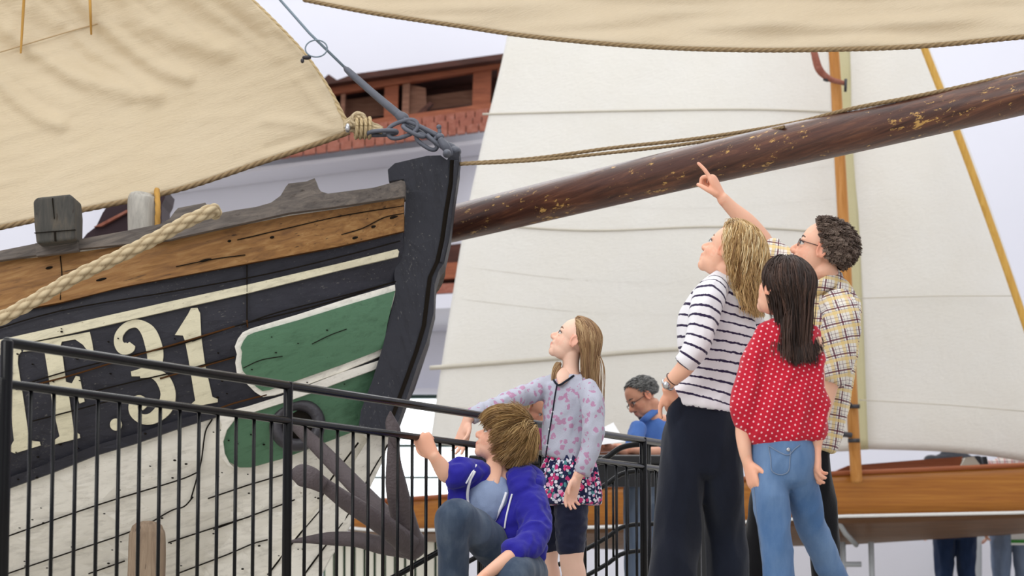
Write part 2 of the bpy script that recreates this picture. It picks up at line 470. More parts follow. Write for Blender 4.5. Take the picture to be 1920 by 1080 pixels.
def solid(name, src, mat, parent=None, voxel=.006, smooth=4, flow=False, tint=False, disp=None):
    me = src.mesh('tmp'); o = bpy.data.objects.new('tmp', me); COL.objects.link(o)
    r = o.modifiers.new('r', 'REMESH'); r.mode = 'VOXEL'; r.voxel_size = voxel; r.use_smooth_shade = True
    s = o.modifiers.new('s', 'SMOOTH'); s.factor = .5; s.iterations = smooth
    dg = bpy.context.evaluated_depsgraph_get(); dg.update()
    nm = bpy.data.meshes.new_from_object(o.evaluated_get(dg)); nm.name = name
    bpy.data.objects.remove(o); bpy.data.meshes.remove(me)
    nm.materials.clear()
    nv = len(nm.vertices)
    if flow or tint:
        kd = KDTree(len(src.v))
        for i, v in enumerate(src.v): kd.insert(v, i)
        kd.balance(); fl = np.zeros(nv); ti = np.ones((nv, 4))
        for i, v in enumerate(nm.vertices):
            if flow:
                w = 0; a = 0
                for co, ix, dd in kd.find_n(v.co, 5):
                    k = 1 / (dd * dd + 1e-7); w += k; a += k * src.fl[ix]
                fl[i] = a / w
            if tint:
                co, ix, dd = kd.find(v.co); ti[i, :3] = src.ti[ix]
        if flow:
            a = nm.attributes.new('flow', 'FLOAT', 'POINT'); a.data.foreach_set('value', fl)
        if tint:
            a = nm.attributes.new('tint', 'FLOAT_COLOR', 'POINT'); a.data.foreach_set('color', ti.ravel())
    if disp:
        nor = [v.normal.copy() for v in nm.vertices]
        zm = min(v.co.z for v in nm.vertices)
        for v, nn in zip(nm.vertices, nor): v.co += nn * disp(v.co) * min(1.0, max(0.0, (v.co.z - zm - .008) / .04))
    nm.update()
    return link(name, nm, mat, parent)

def folds(amp=.006, scale=9, dirv=(0, 0, 1), stretch=.35, seed=0):
    d = Vector(dirv).normalized(); amp *= 1.5; scale *= 1.5
    def f(p):
        t = p.dot(d); pp = p - d * t * (1 - stretch)
        a = noise.noise(pp * scale + Vector((seed, 0, 0))); b = noise.noise(pp * scale * 2.1 + Vector((0, seed, 3)))
        return amp * ((1 - abs(a) * 2.4) * .8 + b * .5)
    return f

def rope(pts, r, sub=8, pitch=None, strands=3, braid=False, n=14, name='rope', mat=None, parent=None, raw=None):
    P = catmull([list(p) for p in pts], sub); L = np.concatenate([[0], np.cumsum(np.linalg.norm(np.diff(P, axis=0), axis=1))])
    pitch = pitch or r * 7
    m = max(4, int(L[-1] / (pitch / (30 if braid else 10)))); t = np.linspace(0, L[-1], m)
    C = np.stack([np.interp(t, L, P[:, i]) for i in range(3)], 1)
    T = np.gradient(C, axis=0); T /= np.linalg.norm(T, axis=1)[:, None]
    ref = np.array((0, 1, 0.)) if abs(T[:, 1]).mean() < .85 else np.array((0, 0, 1.))
    s1 = np.cross(T, ref); s1 /= np.linalg.norm(s1, axis=1)[:, None]; s2 = np.cross(s1, T)
    th = np.linspace(0, 2 * math.pi, n, endpoint=False)
    ph = 2 * math.pi * t / pitch
    if braid: h = np.abs(np.cos(2 * th[None] - ph[:, None])) ** .6 * np.abs(np.cos(2 * th[None] + ph[:, None])) ** .6
    else: h = np.abs(np.cos(strands / 2 * th[None] - ph[:, None] * .5 * strands / 1.5)) ** .7
    R = r * (.8 + .3 * h) if not braid else r * (.78 + .36 * h)
    V = C[:, None] + s1[:, None] * (R * np.cos(th))[:, :, None] + s2[:, None] * (R * np.sin(th))[:, :, None]
    V = V.reshape(-1, 3); F = []
    for i in range(m - 1):
        for j in range(n): F.append([i * n + j, i * n + (j + 1) % n, (i + 1) * n + (j + 1) % n, (i + 1) * n + j])
    F.append(list(range(n))); F.append([(m - 1) * n + j for j in range(n)])
    src = raw or S(); src.add(V, F, h.ravel())
    if raw is None: return src.obj(name, mat, parent, attrs=True)

# ------------------------------------------------------------------ the hall
def wallbox(name, c, s, mat):
    b = S(); box(b, c, s); o = b.obj(name, mat, smooth=False); o['kind'] = 'structure'; return o
wallbox('floor', (0, 11, -.05), (26, 36, .1), M['floor'])
wallbox('wall_back', (0, 27.1, 4.5), (26, .2, 9), M['wall'])
wallbox('wall_left', (-11, 11, 4.5), (.2, 32, 9), M['wall'])
wallbox('wall_right', (11, 11, 4.5), (.2, 32, 9), M['wall'])
# low grey band under the far gallery and the bright window
wn = thing('window_1', None, None, q(770, 940, 26.9)); wn['kind'] = 'structure'
b = S(); prism(b, [(600, 745), (1010, 745), (1010, 936), (600, 936)], 26.93, .04); b.obj('window_pane', M['daylight'], wn, False)
b = S()
for y0, y1 in ((740, 747), (833, 838), (893, 897), (933, 939)): prism(b, [(596, y0), (1014, y0), (1014, y1), (596, y1)], 26.84, .1)
for x0 in (596, 1008): prism(b, [(x0, 740), (x0 + 6, 740), (x0 + 6, 939), (x0, 939)], 26.84, .1)
b.obj('window_frame', M['wframe'], wn, False)
for y in (600,):
    b = S(); prism(b, [(560, 728), (1250, 728), (1250, 738), (560, 738)], 26.7, .3); o = b.obj('trim_1', M['wallgrey'], None, False); o['kind'] = 'structure'

# timber roof gallery high on the back wall
gal = thing('timber_gallery', 'red-brown timber gallery roof on the white back wall behind the iron stay', 'roof', q(700, 330, 25))
def gpart(name, polys, d, th, mat):
    b = S()
    for p in polys: prism(b, p, d + 1.35, min(th, 26.99 - d - 1.35))
    return b.obj(name, M[mat], gal, False)
def beam(x0, y0, x1, y1, w): return [(x0, y0), (x1, y1), (x1, y1 + w), (x0, y0 + w)]
gpart('back_boards', [beam(250, 235, 960, 118, 100)], 25.6, .1, 'timberd')
gpart('roof_edge', [[(250, 200), (606, 148), (616, 139), (632, 150), (660, 139), (960, 98), (960, 108), (650, 152), (250, 215)]], 24.6, 1.0, 'timberd')
gpart('top_rail', [beam(250, 222, 960, 108, 15)], 24.8, .12, 'timber')
for i, (x, w, c) in enumerate(((560, 30, 'timber'), (640, 8, 'timberg'), (722, 26, 'timber'), (756, 13, 'timberg'), (888, 34, 'timber'), (934, 14, 'timber'))):
    gpart('post', [[(x, 150 - (x - 700) * .16), (x + w, 150 - (x + w - 700) * .16), (x + w - 4, 262 - (x - 700) * .14), (x - 4, 262 - (x - 700) * .14)]], 24.85, .2, c)
gpart('board', [beam(640, 188, 735, 176, 38)], 25.2, .08, 'timberg')
gpart('board', [beam(800, 180, 890, 168, 26)], 25.2, .08, 'timberg')
gpart('board', [[(765, 158), (798, 165), (800, 205), (775, 225), (760, 220)]], 24.95, .12, 'timberg')
gpart('brace', [[(770, 222), (806, 190), (812, 194), (778, 230)]], 24.8, .1, 'timberd')
gpart('floor_beam', [beam(250, 285, 930, 192, 12)], 24.7, .15, 'timber')
gpart('board', [beam(250, 300, 930, 212, 26)], 24.9, .1, 'timber')
tl = S(); random.seed(4)
for r_ in range(3):
    x = 230 + r_ * 9
    while x < 925:
        w = random.uniform(16, 26); y = 232 + r_ * 13 - (x - 700) * .135
        prism(tl, [(x, y), (x + w - 2, y - (w - 2) * .135), (x + w - 2, y + 15 - (w - 2) * .135), (x, y + 15)], 25.9 - r_ * .05, .08); x += w
tl.obj('roof_tiles', M['tile'], gal, False)
gpart('plaster_soffit', [beam(230, 345, 925, 258, 8)], 24.9, 2.1, 'wall')
# second, lower timber piece between stem and sail
lg = thing('timber_stall', 'brown timber structure seen in the gap between black stem and cream sail', 'structure', q(845, 560, 25))
for nm, p, d_, m_ in (('back_board', [(690, 478), (900, 452), (900, 548), (690, 560)], 25.2, 'timberd'), ('board', [(690, 505), (900, 488), (900, 518), (690, 534)], 25.0, 'timber'), ('board', [(690, 540), (900, 528), (900, 546), (690, 558)], 24.9, 'tile'), ('soffit', [(690, 560), (900, 547), (900, 575), (690, 584)], 24.8, 'wallgrey')):
    b = S(); prism(b, p, d_, 26.98 - d_ if nm in ('back_board', 'soffit') else .15); b.obj(nm, M[m_], lg, False)

# ------------------------------------------------------------------ sails
def seg_d(x, y, poly):
    best = 1e9
    for (a, b_), (c, d_) in zip(poly[:-1], poly[1:]):
        vx, vy = c - a, d_ - b_; t = max(0, min(1, ((x - a) * vx + (y - b_) * vy) / (vx * vx + vy * vy)))
        best = min(best, math.hypot(x - a - vx * t, y - b_ - vy * t))
    return best
def coons(bot, top, lef, rig, nu, nv, dep, mat, name, parent, th=.006):
    """sailcloth between four edge curves given in photo pixels; dep(px,py,u,v) = distance"""
    def rs(c, n):
        c = catmull(c, 12); L = np.concatenate([[0], np.cumsum(np.linalg.norm(np.diff(c, axis=0), axis=1))]); t = np.linspace(0, L[-1], n + 1)
        return np.stack([np.interp(t, L, c[:, i]) for i in range(2)], 1)
    B, T, Lf, R = rs(bot, nu), rs(top, nu), rs(lef, nv), rs(rig, nv)
    V = []
    for j in range(nv + 1):
        v = j / nv
        for i in range(nu + 1):
            u = i / nu
            p = (1 - v) * B[i] + v * T[i] + (1 - u) * Lf[j] + u * R[j] - ((1 - u) * (1 - v) * B[0] + u * (1 - v) * B[-1] + (1 - u) * v * T[0] + u * v * T[-1])
            V.append(q(p[0], p[1], dep(p[0], p[1], u, v)))
    F = [[j * (nu + 1) + i, j * (nu + 1) + i + 1, (j + 1) * (nu + 1) + i + 1, (j + 1) * (nu + 1) + i] for j in range(nv) for i in range(nu)]
    me = bpy.data.meshes.new(name); me.from_pydata(V, [], F); me.update()
    o = link(name, me, mat, parent)
    m = o.modifiers.new('th', 'SOLIDIFY'); m.thickness = th; m.offset = 1
    return o
FS = thing('foresail', 'large tan canvas foresail laced to the stay above the black stem', 'sail', q(300, 380, 12.6))
creases = [([(150, -10), (175, 35), (240, 90), (300, 128), (350, 146)], .035, 15), ([(20, 60), (60, 95), (130, 140), (210, 162), (290, 178)], .035, 18),
           ([(-40, 120), (30, 185), (80, 222), (112, 232)], .032, 14), ([(215, -20), (260, 40), (330, 70), (420, 98)], .03, 20), ([(330, -30), (380, 20), (430, 50)], .015, 16),
           ([(120, 60), (160, 110), (230, 150), (260, 170)], -.02, 14), ([(640, 250), (580, 232), (500, 228)], .010, 9), ([(645, 240), (600, 200), (560, 150)], .010, 10), ([(640, 255), (560, 262), (500, 280)], -.012, 9), ([(420, -20), (500, 60), (520, 100)], .012, 14)]
def fs_dep(x, y, u, v):
    d = 12.55 + .25 * math.sin(u * 3.0) * math.sin(min(1, v) * 2.6)
    for poly, a, w in creases:
        k = seg_d(x, y, poly) / w
        if k < 4: d -= a * math.exp(-k * k)
    fade = max(0, min(1, (110 + (575 - x) * .27 - y) / 60))
    a_, b_ = x * .78 + y * .62, -x * .62 + y * .78
    d += .022 * fade * noise.noise(Vector((a_ / 230, b_ / 46, 0))) * 1.6 + .008 * fade * noise.noise(Vector((a_ / 160, b_ / 17, 5))) + .006 * noise.noise(Vector((x / 70, (y + x * .3) / 16, 4)))
    return d
leech = [(655, 245), (618, 172), (575, 108), (520, 48), (465, -6), (380, -90), (300, -160)]
foot = [(-260, 475), (-100, 445), (0, 424), (150, 392), (330, 354), (480, 305), (600, 265), (655, 245)]
coons(foot, [(-260, -160), (300, -160)], [(-260, 475), (-260, -160)], leech, 150, 110, fs_dep, M['sailtan'], 'sailcloth', FS)
def on_fs(x, y, off=-.008): return q(x, y, fs_dep(x, y, (x + 260) / 915, max(0, (y_foot(x) - y) / 500)) + off)
def y_foot(x): return np.interp(x, [p[0] for p in foot], [p[1] for p in foot])
b = S()
for pl in ([(568, 104), (460, 136), (360, 166), (230, 202), (100, 236), (0, 266), (-80, 288)], [(330, -6), (240, 28), (120, 62), (0, 98)]):
    c = catmull(pl, 6); tube(b, [on_fs(x, y, -.009) for x, y in c], .0032, 5)
b.obj('cloth_seam', M['sailseam'], FS)
rope([on_fs(x, y, -.002) for x, y in catmull([(657, 245)] + leech[1:5], 3)], .012, 3, name='leech_rope', mat=M['rope'], parent=FS)
rope([on_fs(x, y + 3, -.004) for x, y in catmull(foot[1:], 3)], .012, 3, name='foot_rope', mat=M['roped'], parent=FS)
for x0, y0, x1, y1 in ((46, -20, 39, 99), (168, -20, 171, 64)):
    b = S(); tube(b, [on_fs(x0, y0, -.06), on_fs((x0 + x1) / 2, (y0 + y1) / 2, -.07), on_fs(x1, y1, -.06)], [.007, .007, .005], 8, 4, (.6, .6)); b.obj('reef_cord', M['cord'], FS)

JB = thing('jib_sail', 'tan canvas sail with roped lower edge across the top of the view', 'sail', q(1300, 90, 12))
def jd(x): return 13.4 - (x - 570) / 1350 * 2.4
def jb_dep(x, y, u, v):
    d = jd(x) + .12 * math.sin(v * 3)
    d += .03 * noise.noise(Vector((x / 170, (y + x * .02) / 22, 2))) + .012 * math.sin((y - 66 + (x - 1200) * .02) / 9) * max(0, min(1, (x - 1250) / 200)) * math.exp(-((y - 40) / 26) ** 2)
    return d
jfoot = [(480, -22), (570, -1), (700, 24), (860, 48), (1000, 68), (1200, 86), (1400, 93), (1600, 91), (1750, 84), (1930, 67), (2050, 52)]
coons(jfoot, [(700, -260), (2050, -260)], [(480, -22), (700, -260)], [(2050, 52), (2050, -260)], 150, 50, jb_dep, M['sailtan2'], 'sailcloth', JB)
rope([q(x, y + 1, jb_dep(x, y, 0, 0) - .006) for x, y in catmull(jfoot[1:-1], 4)], .0105, 3, name='foot_rope', mat=M['roped'], parent=JB)

# ------------------------------------------------------------------ ewer hull
stemL = [(757, 345), (760, 373), (757, 447), (745, 473), (739, 515), (742, 550), (727, 607), (719, 645), (698, 714), (677, 769), (672, 803)]
stemR = [(862, 283), (860, 320), (850, 387), (843, 447), (833, 493), (823, 507), (815, 533), (813, 587), (800, 640), (783, 684), (762, 748), (747, 790), (738, 812)]
wht = [(738, 812), (728, 820), (719, 858), (690, 918), (655, 986), (621, 1042), (600, 1080), (560, 1140), (510, 1200)]
def sx(y):   # x of the bow's front edge at height y
    P = stemR + wht[1:]; return float(np.interp(y, [p[1] for p in P], [p[0] for p in P]))
def hd(x, y):
    u = max(0.0, (sx(y) - x) / 300.0)
    d = 12.45 - .72 * (1 - math.exp(-u * 1.15)) + .02 * u * u
    if y > 560: d += .62 * ((y - 560) / 520.0) ** 2 * min(1, u + .25)
    return d
EW = thing('sailing_ewer', 'old wooden sailing ewer bow lettered F.31 with black, green and white planking', 'boat', q(400, 1000, 12.4))
def patch(polys, off, th, mat, name, parent=EW, step=24, smooth=False, bev=0.0, noise_a=0.0, dfun=None):
    if not isinstance(polys[0][0], (tuple, list)): polys = [polys]
    dfun = dfun or hd
    bm = bmesh.new()
    for poly in polys:
        vs = [bm.verts.new((x, y, 0)) for x, y in poly]; bm.faces.new(vs)
    bm.normal_update(); bmesh.ops.triangulate(bm, faces=bm.faces[:])
    xs = [v.co.x for v in bm.verts]; ys = [v.co.y for v in bm.verts]
    for ax, lo, hi in ((0, min(xs), max(xs)), (1, min(ys), max(ys))):
        k = math.ceil((lo + 1) / step) * step
        while k < hi - 1:
            co = (k, 0, 0) if ax == 0 else (0, k, 0); no = (1, 0, 0) if ax == 0 else (0, 1, 0)
            bmesh.ops.bisect_plane(bm, geom=bm.verts[:] + bm.edges[:] + bm.faces[:], plane_co=co, plane_no=no); k += step
    bmesh.ops.remove_doubles(bm, verts=bm.verts[:], dist=.01)
    fr = {}
    for v in bm.verts:
        x, y = v.co.x, v.co.y; d = dfun(x, y) - off
        if noise_a: d += noise_a * noise.noise(Vector((x / 40, y / 14, off * 50)))
        v.co = q(x, y, d)
    r = bmesh.ops.extrude_face_region(bm, geom=bm.faces[:])
    for e in r['geom']:
        if isinstance(e, bmesh.types.BMVert): e.co += Vector((0, th, 0))
    bmesh.ops.recalc_face_normals(bm, faces=bm.faces[:])
    me = bpy.data.meshes.new(name); bm.to_mesh(me); bm.free()
    o = link(name, me, M[mat], parent, smooth)
    if bev: bevel(o, bev)
    return o
LX = -420
topS = [(LX, 545), (-100, 503), (0, 490), (110, 478), (333, 447), (540, 405), (640, 391), (757, 371)]
botS = [(757, 433), (633, 462), (467, 493), (233, 537), (113, 567), (0, 587), (-100, 606), (LX, 665)]
# hull shell: black upper side and white lower side
black = [(LX, 665), (-100, 606), (0, 587), (113, 567), (233, 537), (467, 493), (633, 462), (757, 433), (755, 470), (740, 540), (730, 610), (705, 700), (690, 745), (672, 803),
         (560, 800), (480, 770), (405, 780), (341, 799), (256, 829), (179, 852), (98, 884), (15, 914), (-100, 955), (LX, 1060)]
white = [(LX, 1060), (-100, 955), (15, 914), (98, 884), (179, 852), (256, 829), (341, 799), (405, 780), (480, 764), (560, 780), (672, 803), (738, 812), (728, 820), (719, 858), (690, 918), (655, 986), (621, 1042), (600, 1080), (560, 1140), (510, 1200), (LX, 1200)]
patch(black, .01, .06, 'hullblack', 'black_planking', noise_a=.006)
patch(white, .0, .06, 'hullwhite', 'white_planking', noise_a=.01)
patch(topS + botS, .045, .1, 'strake', 'oak_strake', noise_a=.006)
# wale bead edge above white
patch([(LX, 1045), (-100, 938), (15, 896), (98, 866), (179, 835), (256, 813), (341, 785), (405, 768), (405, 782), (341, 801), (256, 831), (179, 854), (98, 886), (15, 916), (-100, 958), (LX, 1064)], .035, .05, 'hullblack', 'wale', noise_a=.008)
patch([(-100, 661), (0, 637), (133, 607), (333, 562), (467, 533), (640, 493), (745, 467), (748, 471), (746, 481), (640, 506), (467, 549), (333, 579), (133, 625), (0, 653), (-100, 678)], .03, .03, 'hullcream', 'cream_stripe', step=30)
# far side of the bow, mirrored about the keel line, and the deck
AX = math.radians(27)
p0 = q(sx(420), 420, 12.45); ad = Vector((-math.cos(AX), math.sin(AX), 0)); an = Vector((ad.y, -ad.x, 0))
def mirror(p):
    r = p - p0; return p - 2 * r.dot(an) * an
rows = []
for y_off in range(0, 9):
    row = []
    for i in range(0, 26):
        x = 750 - i * 44
        yt = float(np.interp(x, [p[0] for p in topS], [p[1] for p in topS])); y = yt + (1180 - yt) * y_off / 8
        xx = min(x, sx(y) - 14); pn_ = q(xx, y, hd(xx, y) + .06); k_ = min(1, max(0, (sx(y) - 14 - xx) / 260.0)); row.append(pn_.lerp(mirror(pn_), k_ * k_ * (3 - 2 * k_)))
    rows.append(row)
b = S(); n_ = 26
V = [p for r in rows for p in r] + [p + an * .05 * (1 if (p - p0).dot(an) < 0 else -1) for r in rows for p in r]
N_ = len(rows) * n_
F = []
for j in range(len(rows) - 1):
    for i in range(n_ - 1):
        a = j * n_ + i; F.append([a, a + 1, a + n_ + 1, a + n_]); F.append([N_ + a, N_ + a + n_, N_ + a + n_ + 1, N_ + a + 1])
for i in range(n_ - 1): F.append([i, N_ + i, N_ + i + 1, i + 1])
b.add(V, F); b.obj('far_side_planking', M['hullblack'], EW)
dk = S(); near = []
for i in range(0, 26):
    x = 735 - i * 44; yt = float(np.interp(x, [p[0] for p in topS], [p[1] for p in topS])) + 85; near.append(q(x, yt, hd(x, yt) + .08))
far = [mirror(p) for p in near]; n2 = len(near)
V = near + far + [p - Vector((0, 0, .04)) for p in near + far]
F = [[i, i + 1, n2 + i + 1, n2 + i] for i in range(n2 - 1)] + [[2 * n2 + i, 3 * n2 + i, 3 * n2 + i + 1, 2 * n2 + i + 1] for i in range(n2 - 1)]
dk.add(V, F); dk.obj('deck', M['cap'], EW, False)
# cap rail with its raised chocks
capt = [(LX, 528), (-100, 487), (0, 470), (65, 457), (145, 449), (240, 432), (300, 420), (318, 410), (328, 396), (334, 390), (385, 380), (387, 396), (400, 402), (440, 394), (480, 388), (508, 380), (526, 367), (536, 350), (541, 344), (575, 340), (590, 334), (595, 350), (602, 359), (615, 363), (700, 352), (752, 338), (759, 340)]
capb = [(759, 368), (640, 386), (540, 399), (430, 424), (333, 445), (320, 449), (150, 466), (0, 488), (-100, 501), (LX, 543)]
patch(capt + capb, .10, .17, 'cap', 'cap_rail', step=16, noise_a=.004)
patch([(LX, 540), (-100, 499), (0, 486), (150, 465), (333, 444), (540, 399), (640, 386), (757, 368), (757, 372), (640, 392), (540, 406), (333, 449), (150, 474), (0, 492), (-100, 505), (LX, 547)], .04, .04, 'hullwhite', 'white_fillet')
# timber blocks, bitt
tb = S(); prism(tb, [(62, 376), (70, 370), (130, 364), (138, 369), (141, 400), (140, 449), (68, 457), (64, 420)], 11.66, .22)
o = tb.obj('timberhead', M['block'], EW, False); bevel(o, .012, 3)
patch([(66, 456), (145, 448), (147, 470), (68, 480)], .125, .05, 'cap', 'timberhead_foot')
b = S(); prism(b, [(97, 372), (99, 371), (102, 410), (101, 410)], 11.652, .02); prism(b, [(101, 434), (104, 434), (105, 452), (102, 452)], 11.652, .02); prism(b, [(64, 436), (141, 430), (141, 431), (64, 437)], 11.652, .02); b.obj('timberhead_crack', M['seam'], EW, False)
b = S(); P_ = [q(268, 440, 12.3), q(268, 400, 12.3), q(267, 372, 12.3), q(268, 364, 12.3)]; loft(b, P_, [.07, .072, .068, .05], n=10, caps=(.1, .2)); b.obj('bitt_post', M['bitt'], EW)
rope([q(295, 425, 12.25), q(296, 390, 12.25), q(294, 355, 12.3)], .013, name='belayed_rope', mat=M['cord'], parent=EW)
# stem
st = [(727, 318), (740, 306), (800, 292), (826, 291), (838, 300), (845, 288), (862, 283)] + stemR[1:] + [(672, 803)] + stemL[::-1][1:-1] + [(757, 345), (757, 336), (729, 340)]
sd = lambda x, y: 12.45 - .0009 * max(0, 860 - x)
patch(st, .10, .26, 'stem', 'stem_post', step=30, bev=.012, noise_a=.004, dfun=sd)
ridge = [(848, 300), (846, 340), (836, 400), (829, 450), (820, 490), (806, 520), (801, 560), (795, 610), (780, 660), (762, 710), (742, 765), (728, 800)]
patch([(x - 4, y) for x, y in ridge] + [(x + 4, y) for x, y in ridge[::-1]], .104, .01, 'seam', 'stem_groove', step=60, dfun=sd)
patch([(x + 5, y) for x, y in ridge[:7]] + [(849, 400), (857, 330), (859, 300), (852, 300)][::1] if False else [(851, 300), (849, 345), (840, 400), (833, 450), (824, 492), (830, 492), (840, 450), (847, 398), (856, 335), (859, 300)], .115, .03, 'stem', 'stem_facing', step=60, bev=.004, dfun=sd)
# lower pale stem timber
patch([(672, 805), (738, 812), (728, 822), (719, 858), (690, 918), (655, 986), (621, 1042), (600, 1080), (560, 1140), (500, 1200), (440, 1200), (500, 1085), (560, 1000), (600, 950), (655, 880), (690, 825)], .05, .08, 'hullwhite', 'forefoot_timber', noise_a=.01, bev=.006)
# green panels with cream borders
g1o = [(742, 533), (742, 541), (741, 551), (724, 612), (720, 658), (712, 668), (640, 698), (560, 727), (515, 741), (492, 744), (478, 735), (458, 715), (444, 700), (441, 680), (444, 664), (440, 650), (446, 635), (455, 623), (470, 616), (560, 589), (650, 560)]
g1i = [(741, 545), (726, 607), (719, 652), (700, 661), (640, 684), (560, 712), (505, 731), (492, 733), (480, 725), (466, 708), (455, 695), (452, 680), (454, 660), (451, 652), (456, 640), (464, 629), (478, 623), (560, 600), (650, 572)]
patch(g1o, .03, .03, 'hullwhite', 'green_panel_border', bev=.004)
patch(g1i, .042, .02, 'green', 'green_panel')
strip = [(405, 777), (434, 769), (464, 762), (528, 742), (638, 699), (719, 673), (719, 682), (700, 694), (638, 716), (580, 738), (528, 756), (464, 776), (440, 786), (425, 806), (418, 828), (421, 850), (430, 868), (440, 878), (428, 874), (414, 856), (409, 826), (416, 796)]
patch(strip, .05, .04, 'hullwhite', 'cream_moulding', bev=.004)
patch([(719, 680), (712, 700), (698, 724), (690, 745), (676, 790), (672, 804), (664, 808), (587, 838), (528, 860), (470, 876), (448, 876), (430, 866), (420, 848), (417, 826), (425, 804), (440, 784), (464, 774), (528, 754), (580, 736), (638, 714), (700, 692)], .03, .03, 'green', 'lower_green_panel', noise_a=.004)
# plank seams
def seams(name, lines, w, mat, off):
    b = S()
    for pl in lines:
        c = catmull(pl, 5); tube(b, [q(x, y, hd(x, y) - off) for x, y in c], w, 5, 1)
    return b.obj(name, M[mat], EW)
for cl_ in ([(456, 690), (490, 675), (530, 668)], [(585, 645), (620, 628), (650, 617)]): seams('green_panel_crack', [cl_], .002, 'seam', .044)
seams('plank_seam', [[(452, 610), (520, 586), (650, 553), (742, 528)], [(-60, 634), (113, 583), (333, 545), (500, 514), (640, 481), (750, 452)], [(463, 497), (463, 548)], [(463, 550), (463, 612)],
      [(360, 640), (440, 612), (560, 582), (640, 560), (735, 530)], [(0, 735), (130, 695), (250, 665), (330, 648), (440, 612)], [(130, 745), (245, 717), (360, 690), (440, 668)],
      [(60, 790), (130, 772), (230, 745)]], .0034, 'seam', .0275)
seams('rusty_seam', [[(30, 730), (130, 705), (250, 668), (330, 645), (440, 612)], [(463, 600), (464, 614)], [(405, 768), (440, 756), (500, 740)], [(300, 710), (345, 697), (440, 670)], [(0, 588), (113, 568), (233, 538), (467, 494), (633, 463), (757, 434)]], .0042, 'rustseam', .0275)
seams('white_plank_seam', [[(-80, 1042), (8, 1008), (180, 948), (330, 902), (370, 886)], [(-80, 1110), (8, 1078), (130, 1036), (255, 993), (320, 958), (345, 950), (362, 932)], [(166, 1076), (234, 1052)], [(315, 1018), (400, 990), (468, 969)],
      [(332, 1076), (426, 1040), (473, 1020), (502, 1012)], [(400, 993), (502, 956), (553, 937)], [(464, 910), (532, 890)], [(390, 935), (464, 910)], [(398, 786), (385, 810), (378, 860), (370, 893), (358, 935)]], .0036, 'seam', .012)
seams('forefoot_seam', [[(502, 1078), (555, 1010), (604, 952)], [(570, 1078), (655, 961), (700, 880), (728, 833)], [(600, 940), (620, 900), (672, 830)]], .0045, 'seam', .05)
# nail holes and chips
random.seed(11); 
for i in range(90):
    x = random.uniform(20, 700); y = random.uniform(600, 1070)
    if x > sx(y) - 40: continue
    b = S(); k_ = random.uniform(.7, 1.6); ell(b, q(x, y, hd(x, y) - .03), (.005 * k_, .022, .003 * k_), n=8, m=5); b.obj('nail_hole', M['seam'], EW)
b = S()
for x, y, rx in ((92, 502, 8), (190, 524, 12), (385, 488, 14), (735, 408, 14), (665, 446, 8), (700, 425, 6), (510, 445, 5), (430, 452, 4)):
    ell(b, q(x, y, hd(x, y) - .047), (rx * .0021, .006, .006), R=Matrix.Rotation(math.radians(-14), 3, 'Y'), n=12, m=6); b.obj('knot', M['seam'], EW); b = S()
for pl in ([(640, 440), (680, 428), (720, 408), (757, 400)], [(445, 450), (530, 430), (640, 405), (757, 386)], [(113, 480), (116, 520), (113, 562)], [(330, 500), (400, 486), (460, 478)]):
    b = S(); tube(b, [q(x, y, hd(x, y) - .047) for x, y in catmull(pl, 4)], .0026, 5); b.obj('strake_crack', M['seam'], EW)
# lettering F.31
def z5(P): return [(x / 2.348, 620 + y / 2.348) for x, y in P]
def stroke(P, sub=6):
    A = catmull([list(p) for p in P], sub); C = A[:, :2]; w = A[:, 2] / 2
    T = np.gradient(C, axis=0); T /= np.linalg.norm(T, axis=1)[:, None]; N = np.stack([-T[:, 1], T[:, 0]], 1)
    a = C + N * w[:, None]; c = C - N * w[:, None]
    return a, c
def stroke_patch(P, name, off=.022):
    a, c = stroke(P); b = S(); n = len(a)
    V = [q(x, y, hd(x, y) - off) for x, y in a] + [q(x, y, hd(x, y) - off) for x, y in c]
    V += [v + Vector((0, .02, 0)) for v in V]
    F = []
    for i in range(n - 1):
        F.append([i, i + 1, n + i + 1, n + i]); F.append([2 * n + i, 3 * n + i, 3 * n + i + 1, 2 * n + i + 1])
        F.append([i, 2 * n + i, 2 * n + i + 1, i + 1]); F.append([n + i, n + i + 1, 3 * n + i + 1, 3 * n + i])
    F.append([0, n, 3 * n, 2 * n]); F.append([n - 1, 3 * n - 1, 4 * n - 1, 2 * n - 1][::1])
    b.add(V, F)
    return b
H_ = [(-4, 650), (14, 652), (38, 652), (40, 659), (34, 666), (33, 680), (44, 750), (53, 812), (58, 826), (74, 828), (76, 835), (27, 850), (18, 846), (20, 836), (26, 826), (20, 770), (10, 700), (6, 670), (-4, 662)]
patch(H_, .022, .012, 'letter', 'painted_letter', step=40)
F_ = z5([(100, 92), (110, 72), (150, 52), (395, 5), (405, 50), (412, 95), (385, 88), (365, 62), (330, 38), (272, 48), (264, 70), (275, 110), (290, 225), (316, 232), (333, 200), (350, 202), (372, 312), (350, 320), (336, 290), (303, 285), (325, 440), (350, 456), (352, 472), (235, 502), (230, 488), (262, 465), (235, 350), (210, 180), (197, 100), (185, 84)])
patch(F_, .022, .012, 'letter', 'painted_letter', step=40)
patch([(217 + 11 * math.cos(a * math.pi / 8), 796 + 11.5 * math.sin(a * math.pi / 8)) for a in range(16)], .040, .02, 'letter', 'painted_dot', step=40)
b = stroke_patch([(248, 645, 13), (242, 652, 21), (230, 653, 22), (222, 642, 17), (224, 626, 15), (238, 611, 14), (258, 607, 16), (277, 621, 27), (287, 645, 31), (291, 670, 30), (285, 688, 24), (268, 697, 16), (246, 701, 9)], '3')
